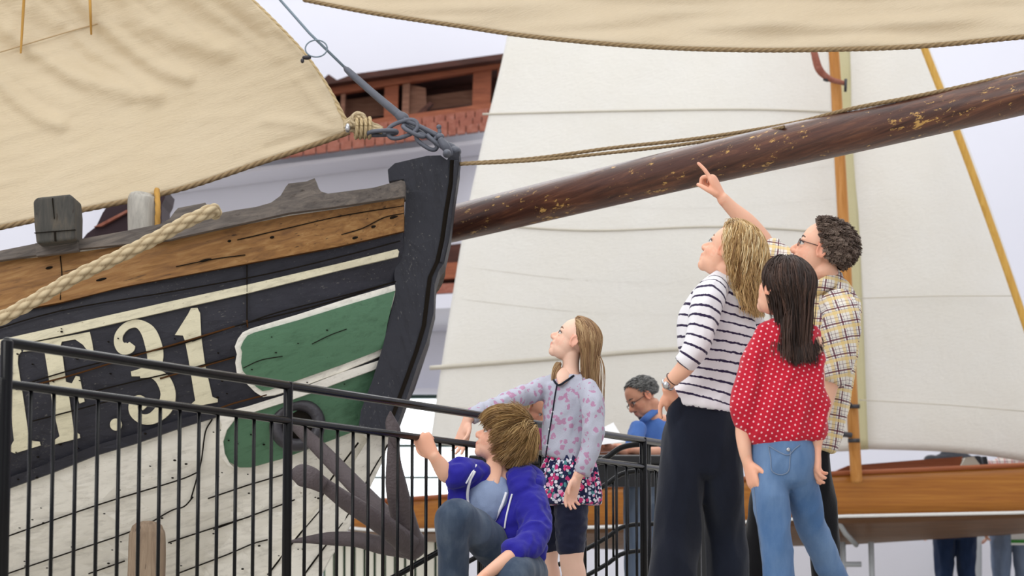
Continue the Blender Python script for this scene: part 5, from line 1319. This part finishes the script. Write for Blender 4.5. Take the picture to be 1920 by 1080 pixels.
# ------------------------------------------------------------------ man at the black table
def farman():
    f = Fig(15.0, 'person', 'grey-haired man in blue shirt reading papers at the black table', 1205, M['skin3'])
    H = .228; O = f.P(1203, 747); R = frame((-.80, -.32, -.50), (-.45, 0, .9)); B = f.body
    head_src(B, O, R, H)
    f.lim(B, [(O + R @ Vector((-.15, 0, -.2)) * H, 0, 0, 17, 18), (1219, 778, .02, 17, 18), (1226, 795, .03, 32, 22)])
    f.lim(B, [(1226, 800, .03, 32, 24), (1220, 850, .02, 30, 24), (1215, 910, .02, 30, 24)])
    f.lim(B, [(1196, 805, -.08, 13), (1186, 835, -.16, 12), (1180, 850, -.22, 11), (1165, 846, -.32, 9), (1152, 842, -.38, 7)])
    hand(B, f.P(1150, 842, -.38), (-.9, -.1, -.1), (0, -.4, .8), [.3, .35, .4, .4, .4], .95)
    f.lim(B, [(1250, 808, .05, 13), (1245, 840, -.05, 12), (1225, 848, -.16, 11), (1200, 846, -.24, 9), (1180, 843, -.30, 7)])
    hand(B, f.P(1177, 843, -.30), (-.9, -.1, -.1), (0, .4, .8), [.3, .35, .4, .4, .4], .95, mirror=-1)
    f.fin(.005); eyes(O, R, H, f.root); brows(O, R, H, f.root, M['h_grey'])
    f.cloth('blue_shirt', [dict(rows=[(1222, 784, .03, 18, 17), (1222, 797, .03, 35, 24), (1218, 830, .02, 40, 28), (1213, 870, .02, 38, 28), (1208, 905, .02, 36, 27)], caps=(.4, .1), ex=2.3),
                           [(1197, 803, -.08, 16), (1186, 835, -.16, 15), (1182, 848, -.2, 14)], [(1246, 806, .05, 17), (1248, 838, -.03, 16), (1230, 848, -.12, 14)]], M['shirtblue'], fold=folds(.006, 8, (0, 0, 1), .5, 41), voxel=.009)
    b = S(); loft(b, [f.P(1204, 792, -.06), f.P(1214, 782, -.075), f.P(1232, 768, .0), f.P(1236, 768, .06)], [.02] * 4, [.008] * 4, n=8); b.obj('collar', M['shirtblue'], f.root)
    f.cloth('jeans', [dict(rows=[(1208, 890, .02, 36, 26), (1208, 930, .02, 38, 30)], caps=(.2, .5)), [(1192, 920, 0, 22, 26), (1190, 1000, 0, 19, 22), (1188, 1080, 0, 17, 19), (footpx(f, 1186, .1), 0, 0, 15, 17)], [(1224, 920, .05, 22, 26), (1226, 1000, .05, 19, 22), (1228, 1080, .05, 17, 19), (footpx(f, 1230, .1, .05), 0, 0, 15, 17)]], M['denimp'], voxel=.009, fold=folds(.006, 8, (0, 0, 1), .5, 4))
    shoes(f, [(gx(1186, f.d), -1, -.2), (gx(1230, f.d + .05), -1, -.2)])
    pts, nor, col, cap = scalp(O, R, H, 1500, 3, (.36, .42), -.68, 1.02)
    hair('hair', f.root, M['h_grey'], pts, nor, .02, [col], lambda p, n: tuple((n * .2 + R @ Vector((-.7, 0, .0))).normalized()), r=.0024, K=8, grav=.2, clump=.4, nclump=200, seed=3, lift=.006, keep=.85, cap=cap)
    b = S(); ell(b, O + R @ Vector((.335, 0, -.21)) * H, (.03 * H, .10 * H, .02 * H), R); ell(b, O + R @ Vector((.29, 0, -.40)) * H, (.06 * H, .09 * H, .07 * H), R); b.obj('beard', M['h_grey'], f.root)
    gl = thing_part('spectacles', f.root)
    for s_ in (-1, 1):
        P_ = lambda x, y, z: O + R @ Vector((x, y, z)) * H
        b = S(); tube(b, [P_(.365, (.135 + .085 * math.cos(a)) * s_, -.02 + .05 * math.sin(a)) for a in np.linspace(0, 6.2832, 16)], .0018, 6); tube(b, [P_(.36, .22 * s_, .0), P_(.15, .32 * s_, .01), P_(-.06, .335 * s_, .02)], .002, 6)
        b.obj('rim', M['frame'], gl)

def reader():
    f = Fig(15.3, 'person', 'person in magenta top at the table, mostly hidden behind the two children', 995, M['skin3'])
    H = .22; O = f.P(996, 768); R = frame((.8, -.2, -.5), (.4, 0, .9)); B = f.body
    head_src(B, O, R, H)
    f.lim(B, [(O + R @ Vector((-.15, 0, -.2)) * H, 0, 0, 15, 16), (984, 796, .0, 15, 16), (980, 812, .0, 30, 20)])
    f.lim(B, [(1000, 815, -.1, 12), (1012, 845, -.14, 11), (1030, 852, -.2, 9), (1052, 850, -.22, 7)]); hand(B, f.P(1055, 850, -.22), (.9, 0, -.1), (0, -.4, .8), [.3, .3, .3, .4, .4], .9)
    f.lim(B, [(980, 815, 0, 28, 20), (982, 900, 0, 28, 22)])
    f.fin(.006); eyes(O, R, H, f.root)
    f.cloth('magenta_top', [dict(rows=[(982, 796, 0, 18, 16), (984, 812, 0, 36, 22), (986, 850, 0, 36, 26), (986, 905, 0, 34, 26)], caps=(.3, .1)), [(1002, 812, -.1, 15), (1013, 842, -.14, 14), (1024, 850, -.18, 13)]], M['magenta'], voxel=.009, fold=folds(.005, 8, (0, 0, 1), .5, 1))
    f.cloth('trousers', [dict(rows=[(986, 895, 0, 34, 26), (986, 930, 0, 34, 28)], caps=(.2, .5)), [(970, 920, 0, 19, 24), (970, 1080, 0, 16, 18), (footpx(f, 970, .1), 0, 0, 14, 16)], [(1002, 920, 0, 19, 24), (1002, 1080, 0, 16, 18), (footpx(f, 1002, .1), 0, 0, 14, 16)]], M['black'], voxel=.01)
    shoes(f, [(gx(970, f.d), 1, -.2), (gx(1002, f.d), 1, -.2)])
    pts, nor, col, cap = scalp(O, R, H, 900, 4, (.2, .5), -.7, 1.03)
    hair('hair', f.root, M['h_gold'], pts, nor, .2, [col, (f.P(982, 840, 0), Matrix.Identity(3), (.12, .09, .12))], lambda p, n: tuple((R @ Vector((-1, 0, .1))).normalized()), r=.0028, K=14, grav=.5, clump=.5, nclump=50, seed=3, lift=.01, cap=cap)

def visitor(px, d, label, shirt, trs, heads, tall=1.74):
    """standing visitor beyond the dinghy"""
    f = Fig(d, 'person', label, px, M['skin']); s = f.s
    def Z(z, dx=0.0, dd=0.0): return gx(px + dx, d + dd, z)
    k = tall / 1.75; H = .23 * k; O = Z(1.64 * k); R = frame((-.5, -.8, -.3)); B = f.body
    head_src(B, O, R, H)
    def L(src, rows, **kw): loft(src, [r[0] for r in rows], [r[1] for r in rows], [r[-1] for r in rows], n=18, sub=5, **kw)
    L(B, [(O - Vector((0, 0, .08)), .055, .06), (Z(1.47 * k), .055, .06), (Z(1.42 * k), .12, .08), (Z(1.2 * k), .13, .10), (Z(.95 * k), .13, .10)])
    for sg in (-1, 1):
        L(B, [(Z(1.40 * k) + Vector((sg * .19, 0, 0)), .045, .045), (Z(1.12 * k) + Vector((sg * .24, 0, 0)), .04, .04), (Z(.9 * k) + Vector((sg * .22, -.08, 0)), .03, .03)])
        hand(B, Z(.88 * k) + Vector((sg * .22, -.09, 0)), (0, -.2, -1), (0, -1, 0), [.3, .3, .35, .4, .4], .95, mirror=sg)
    f.fin(.006)
    eyes(O, R, H, f.root)
    b = S(); L(b, [(Z(1.45 * k), .10, .07), (Z(1.38 * k), .19, .11), (Z(1.15 * k), .19, .13), (Z(.86 * k), .18, .13)], caps=(.4, .1), ex=2.3)
    for sg in (-1, 1): L(b, [(Z(1.39 * k) + Vector((sg * .17, 0, 0)), .065, .065), (Z(1.15 * k) + Vector((sg * .235, 0, 0)), .06, .06)])
    solid('shirt', b, shirt, f.root, .01, 5, disp=folds(.006, 8, (0, 0, 1), .5, px))
    b = S(); L(b, [(Z(.98 * k), .16, .12), (Z(.82 * k), .175, .13)], caps=(.2, .5))
    for sg in (-1, 1): L(b, [(Z(.86 * k) + Vector((sg * .085, 0, 0)), .09, .10), (Z(.5 * k) + Vector((sg * .09, 0, 0)), .072, .08), (Z(.1) + Vector((sg * .09, 0, 0)), .055, .06)])
    solid('jeans', b, trs, f.root, .01, 5, disp=folds(.006, 8, (0, 0, 1), .5, px + 3))
    shoes(f, [(Z(0) + Vector((.09, 0, 0)), -.4, -.9), (Z(0) - Vector((.09, 0, 0)), -.4, -.9)])
    pts, nor, col, cap = scalp(O, R, H, 700, 4, (.2, .5), -.7, 1.02)
    hair('hair', f.root, heads, pts, nor, .05, [col], lambda p, n: tuple((n * .4 + R @ Vector((-1, 0, .1))).normalized()), r=.003, K=8, grav=.3, clump=.4, nclump=90, seed=3, lift=.01, cap=cap)

man(); woman(); redgirl(); girl(); boy(); farman(); reader()
visitor(1787, 21.5, 'visitor in dark blue jeans standing behind the varnished dinghy', M['greyshirt'], M['denimd2'], M['h_dark'])
visitor(1893, 21.7, 'visitor in pale jeans and red plaid shirt at the right edge', M['redplaid'], M['denimp'], M['h_man'], 1.7)
# ------------------------------------------------------------------ white sailing boat behind
def plane_dep(d0, a=.12, s=0): return lambda x, y, u, v: d0 + a * math.sin(u * 3.1) * math.sin(v * 2.8) + .02 * noise.noise(Vector((x / 120, y / 160, s)))
ms = thing('mainsail', 'large cream-white sail filling the middle, left of the honey-coloured mast', 'sail', q(1200, 840, 20))
coons([(806, 832), (1000, 846), (1250, 852), (1450, 850), (1596, 846)], [(975, -60), (1555, -60)], [(806, 832), (835, 640), (870, 430), (905, 265), (945, 98), (975, -60)], [(1596, 846), (1580, 500), (1555, 90), (1548, -60)], 70, 70, plane_dep(20.0, -.25), M['sailwhite'], 'sailcloth', ms)
md = plane_dep(20.0, -.25)
def on_ms(x, y, off=-.01):
    lx = float(np.interp(y, [-60, 98, 265, 430, 640, 832], [975, 945, 905, 870, 835, 806])); rx = 1550 + (y + 60) * .05
    return q(x, y, 20.0 - .25 * math.sin((x - lx) / (rx - lx) * 3.1) * math.sin((846 - y) / 906 * 2.8) + .02 * noise.noise(Vector((x / 120, y / 160, 0))) + off)
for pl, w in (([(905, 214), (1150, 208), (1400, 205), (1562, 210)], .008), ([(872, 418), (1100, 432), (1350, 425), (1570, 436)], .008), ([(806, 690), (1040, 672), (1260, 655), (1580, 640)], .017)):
    b = S(); tube(b, [on_ms(x, y) for x, y in catmull(pl, 8)], w, 6); b.obj('cloth_strip', M['fseam'], ms)  # thin greyish strips laid across the sailcloth
b = S()
for k, y in enumerate((300, 360, 500, 560, 760)):
    b = S(); pl = [(900 - (y - 265) * .17 + 4, y), (1100, y + 26), (1350, y + 30), (1565, y + 12)]; tube(b, [on_ms(x, yy, -.004) for x, yy in catmull(pl, 8)], .0022, 5); b.obj('cloth_seam', M['fseam'], ms)
hs = thing('headsail', 'white sail between the honey-coloured mast and the slanting yellow spar', 'sail', q(1750, 850, 19.9))
coons([(1606, 842), (1750, 846), (1860, 856), (1960, 872)], [(1560, -40), (1690, -40)], [(1606, 842), (1592, 600), (1578, 300), (1560, -40)], [(1960, 872), (1952, 690), (1850, 370), (1750, 110), (1690, -40)], 50, 60, plane_dep(20.1, -.2, 4), M['sailwhite'], 'sailcloth', hs)
coons([(1600, 844), (1628, 843)], [(1556, -40), (1588, -40)], [(1600, 844), (1586, 500), (1556, -40)], [(1628, 843), (1614, 500), (1588, -40)], 4, 40, lambda x, y, u, v: 20.04, M['sailband'], 'luff_band', hs)
for x0, y0, x1, y1 in ((1610, 750, 1930, 772), (1600, 560, 1900, 555)):
    b = S(); tube(b, [q(x0, y0, 19.97), q((x0 + x1) / 2, (y0 + y1) / 2 - 2, 19.88), q(x1, y1, 19.95)], .004, 5, 5); b.obj('cloth_seam', M['fseam'], hs)
b = S(); prism(b, [(1565, 770), (1598, 770), (1600, 846), (1560, 846)], 20.15, .01); b.obj('tack_panel', M['sailband'], ms, False)

db = thing('sailing_dinghy', 'varnished wooden dinghy with a white waterline stripe on a trestle behind the group', 'boat', q(1500, 1020, 20))
def sect(x): # px -> gunwale y, stripe y, keel y, half beam
    t = (x - 640) / 1400.0
    return (float(np.interp(x, [640, 700, 900, 1130, 1390, 1560, 1920, 2100], [948, 940, 926, 912, 898, 888, 872, 862])),
            float(np.interp(x, [640, 700, 900, 1130, 1395, 1570, 1920, 2100], [985, 992, 990, 985, 976, 965, 958, 950])),
            float(np.interp(x, [640, 700, 900, 1200, 1600, 1920, 2100], [992, 1008, 1022, 1030, 1020, 1000, 980])),
            .12 + .62 * math.sin(min(math.pi / 2, max(0, (x - 640) / 500.0 * math.pi / 2))))
def hullpart(name, fa, fb, mat, n=4, both=True):
    xs = list(range(640, 2110, 35)); b = S()
    for sg in ((-1, 1) if both else (-1,)):
        V = []; F = []
        for x in xs:
            pa, pb = fa(x, sg), fb(x, sg)
            for k in range(n + 1): V.append(pa.lerp(pb, k / n))
        for i in range(len(xs) - 1):
            for k in range(n): a = i * (n + 1) + k; F.append([a, a + 1, a + n + 2, a + n + 1])
        nv = len(V); V2 = [v + Vector((0, -sg * .03, 0)) for v in V]
        m = n + 1; E = []
        for i in range(len(xs) - 1):
            E.append([i * m, nv + i * m, nv + (i + 1) * m, (i + 1) * m]); E.append([i * m + n, (i + 1) * m + n, nv + (i + 1) * m + n, nv + i * m + n])
        b.add(V + V2, F + [[nv + a for a in f[::-1]] for f in F] + E)
    return b.obj(name, M[mat], db)
YD = 20.6
def gun(x, s): g, w, k, hb = sect(x); z = q(x, g, YD - hb).z; return Vector((q(x, g, YD - hb).x, YD + s * hb, z))
def wl(x, s): g, w, k, hb = sect(x); p = q(x, w, YD - hb * .93); return Vector((p.x, YD + s * hb * .93, p.z))
def wl2(x, s): g, w, k, hb = sect(x); p = q(x, w + 6, YD - hb * .93); return Vector((p.x, YD + s * hb * .925, p.z))
def kl(x, s): g, w, k, hb = sect(x); p = q(x, k, YD - hb * .25); return Vector((p.x, YD + s * hb * .22, p.z))
hullpart('side_planking', gun, wl, 'dinghy'); hullpart('waterline_stripe', wl, wl2, 'white', 1); hullpart('bottom_planking', wl2, kl, 'dinghyb')
b = S()
for s_ in (-1, 1): tube(b, [gun(x, s_) for x in range(640, 2110, 35)], .018, 8)
b.v = b.v; b.obj('gunwale', M['dinghyin'], db)
b = S(); prism(b, [(1560, 887), (1590, 873), (1700, 864), (1805, 856), (1800, 876), (1700, 881)], 20.3, .5); b.obj('coaming', M['dinghyin'], db, False)
b = S(); prism(b, [(1800, 876), (1810, 858), (1826, 856), (1840, 874)], 20.25, .3); b.obj('canvas_cover', M['board'], db, False)
for i, (x, w_) in enumerate(((1828, 10), (1842, 8))):
    b = S(); prism(b, [(x, 856), (x + w_, 856), (x + w_ + 4, 874), (x + 3, 874)], 20.35, .02); o = b.obj('folder', M['greyshirt'], None, False); tag(o, ['dark folder standing in the dinghy, left one of two', 'dark folder standing in the dinghy, right one of two'][i], 'folder', None)
# trestle
tr = thing('trestle', 'pale grey metal trestle carrying the varnished dinghy', 'stand', gx(1600, 20.4))
for x in (1580, 1633, 1000, 1060): b = S(); tube(b, [gx(x, 20.3), q(x, 1016, 20.3)], .022, 8); b.obj('leg', M['greypost'], tr)
b = S(); tube(b, [q(1566, 968, 20.0), q(1585, 1000, 20.1), q(1606, 1022, 20.3)], .02, 8); b.obj('brace', M['greypost'], tr)
b = S(); tube(b, [q(1540, 1058, 20.3), q(1615, 1058, 20.3)], .02, 8); b.obj('cross_bar', M['greypost'], tr)
# mast
mt = thing('mast', 'honey-coloured wooden mast leaning slightly between the two white sails', 'mast', q(1603, 880, 19.7))
b = S(); loft(b, [q(1545, -50, 19.6), q(1563, 95, 19.6), q(1573, 270, 19.65), q(1582, 430, 19.65), q(1592, 640, 19.7), q(1600, 800, 19.7), q(1606, 900, 19.75)], [.036, .04, .042, .043, .044, .044, .044], n=18); b.obj('mast_pole', M['mast'], mt)
b = S(); loft(b, [q(1526, 97, 19.5), q(1536, 130, 19.48), q(1556, 148, 19.5), q(1583, 156, 19.52)], [.026, .03, .022, .018], [.02] * 4, n=12); b.obj('crosstree', M['tile'], mt)
b = S(); tube(b, [q(1548, 152, 19.5), q(1551, 142, 19.5)], .022, 8); b.obj('fitting', M['irondark'], mt); b = S(); tube(b, [q(1586, 148, 19.5), q(1585, 172, 19.5)], .011, 8); b.obj('fitting', M['irondark'], mt)
for y in (826, 762):
    b = S(); tube(b, [q(1590, y, 19.62), q(1612, y, 19.62)], .016, 8); b.obj('band', M['irondark'], mt)
b = S(); tube(b, [q(1577, 758, 19.6), q(1579, 818, 19.6)], .014, 8, 1, (.5, .5)); tube(b, [q(1570, 762, 19.6), q(1596, 758, 19.6)], .013, 8, 1, (.5, .5)); tube(b, [q(1563, 812, 19.6), q(1596, 816, 19.6)], .02, 8, 1, (.5, .5)); b.obj('gooseneck', M['irondark'], mt)
o = S(); loft(o, [q(1700, 0, 19.4), q(1733, 90, 19.4), q(1800, 262, 19.45), q(1870, 455, 19.5), q(1925, 615, 19.5), q(1980, 780, 19.55), (q(1990, 812, 19.6))], [.027, .028, .029, .029, .029, .028, .028], n=14)
tag(o.obj('yellow_spar', M['yspar']), 'slanting yellow wooden spar crossing behind the bowsprit at the right', 'spar')
# low boards, posts and items beyond
bd = S(); x = 610
for x0 in range(610, 850, 19): prism(bd, [(x0, 1008), (x0 + 14, 1008), (x0 + 14, 1150), (x0, 1150)], 22.4, .04)
pn = thing('slatted_screen', 'cream slatted low screen with green gaps beneath the dinghy bow', 'screen', gx(730, 22.5))
bd.obj('slats', M['board'], pn, False); b = S(); prism(b, [(606, 1006), (856, 1006), (856, 1152), (606, 1152)], 22.46, .03); b.obj('backing', M['greenstrip'], pn, False)
b = S(); prism(b, [(600, 1000), (860, 1000), (860, 1009), (600, 1009)], 22.3, .2); b.obj('top_edge', M['board'], pn, False)
pl = S(); prism(pl, [(1300, 1012), (2100, 1012), (2100, 1175), (1300, 1175)], 23.6, .3); tag(pl.obj('low_plinth', M['wall'], None, False), 'long low white plinth under and behind the dinghy', 'plinth')
pl = S(); prism(pl, [(1820, 1000), (1888, 1000), (1888, 1176), (1820, 1176)], 23.0, .4); o = pl.obj('display_pillar', M['greypost'], None, False); tag(o, 'pale grey square pillar between the two visitors behind the dinghy', 'pillar'); pl = S(); prism(pl, [(1842, 1014), (1874, 1014), (1874, 1176), (1842, 1176)], 22.97, .03); pl.obj('inset_panel', M['wall'], o, False)
sg = S(); prism(sg, [(1896, 1000), (1930, 1000), (1930, 1022), (1896, 1022)], 20.9, .01); o = sg.obj('leaflet', M['paper'], None, False); tag(o, 'white leaflet with green band held at the right edge', 'leaflet'); sg = S(); prism(sg, [(1896, 1012), (1930, 1012), (1930, 1018), (1896, 1018)], 20.893, .006); sg.obj('green_band', M['green2'], o, False)
# maroon curved boat end seen over the ewer's rail
mb = thing('maroon_boat_end', 'dark maroon curved boat stern seen above the ewer rail beside the pale post', 'boat', q(230, 470, 16))
b = S(); prism(b, [(150, 455), (163, 438), (180, 425), (192, 400), (205, 380), (225, 366), (245, 358), (262, 356), (262, 1205), (150, 1205)], 16.0, .5); b.obj('boards', M['maroon'], mb, False)
b = S(); prism(b, [(176, 425), (190, 418), (236, 394), (262, 386), (262, 390), (236, 399), (190, 424)], 15.96, .04); b.obj('edge_strip', M['tile'], mb, False)
b = S(); prism(b, [(286, 356), (312, 356), (309, 372), (303, 384), (303, 1205), (284, 1205)], 16.0, .4); b.obj('end_post', M['maroon'], mb, False)
# table and papers
tb_ = thing('black_table', 'black table in front of the man in the blue shirt', 'table', gx(1120, 14.7))
zt = q(1190, 853, 14.55).z
b = S(); box(b, (gx(1110, 14.75).x, 14.75, zt - .035), (1.35, .8, .05)); o = b.obj('table_top', M['tabletop'], tb_, False); bevel(o, .01)
for sx_ in (-1, 1):
    for sy_ in (-1, 1): b = S(); c = gx(1110, 14.75); box(b, (c.x + sx_ * .6, 14.75 + sy_ * .34, (zt - .06) / 2), (.05, .05, zt - .06)); b.obj('leg', M['tabletop'], tb_, False)
b = S(); c = gx(1110, 14.75); box(b, (c.x, 14.4, zt - .12), (1.2, .03, .12)); b.obj('apron', M['tabletop'], tb_, False)
for i, (pp, dd, lab) in enumerate(((([(1122, 806), (1150, 792), (1172, 828), (1126, 834)]), 14.62, 'white sheet of paper tilted up in front of the man at the table'), (([(1095, 826), (1142, 822), (1146, 848), (1100, 850)]), 14.7, 'white sheet of paper propped at the left of the black table'))):
    b = S(); prism(b, pp, [dd, dd + .05, dd - .1, dd - .1], .003); tag(b.obj('paper_sheet', M['paper'], None, False), lab, 'paper')
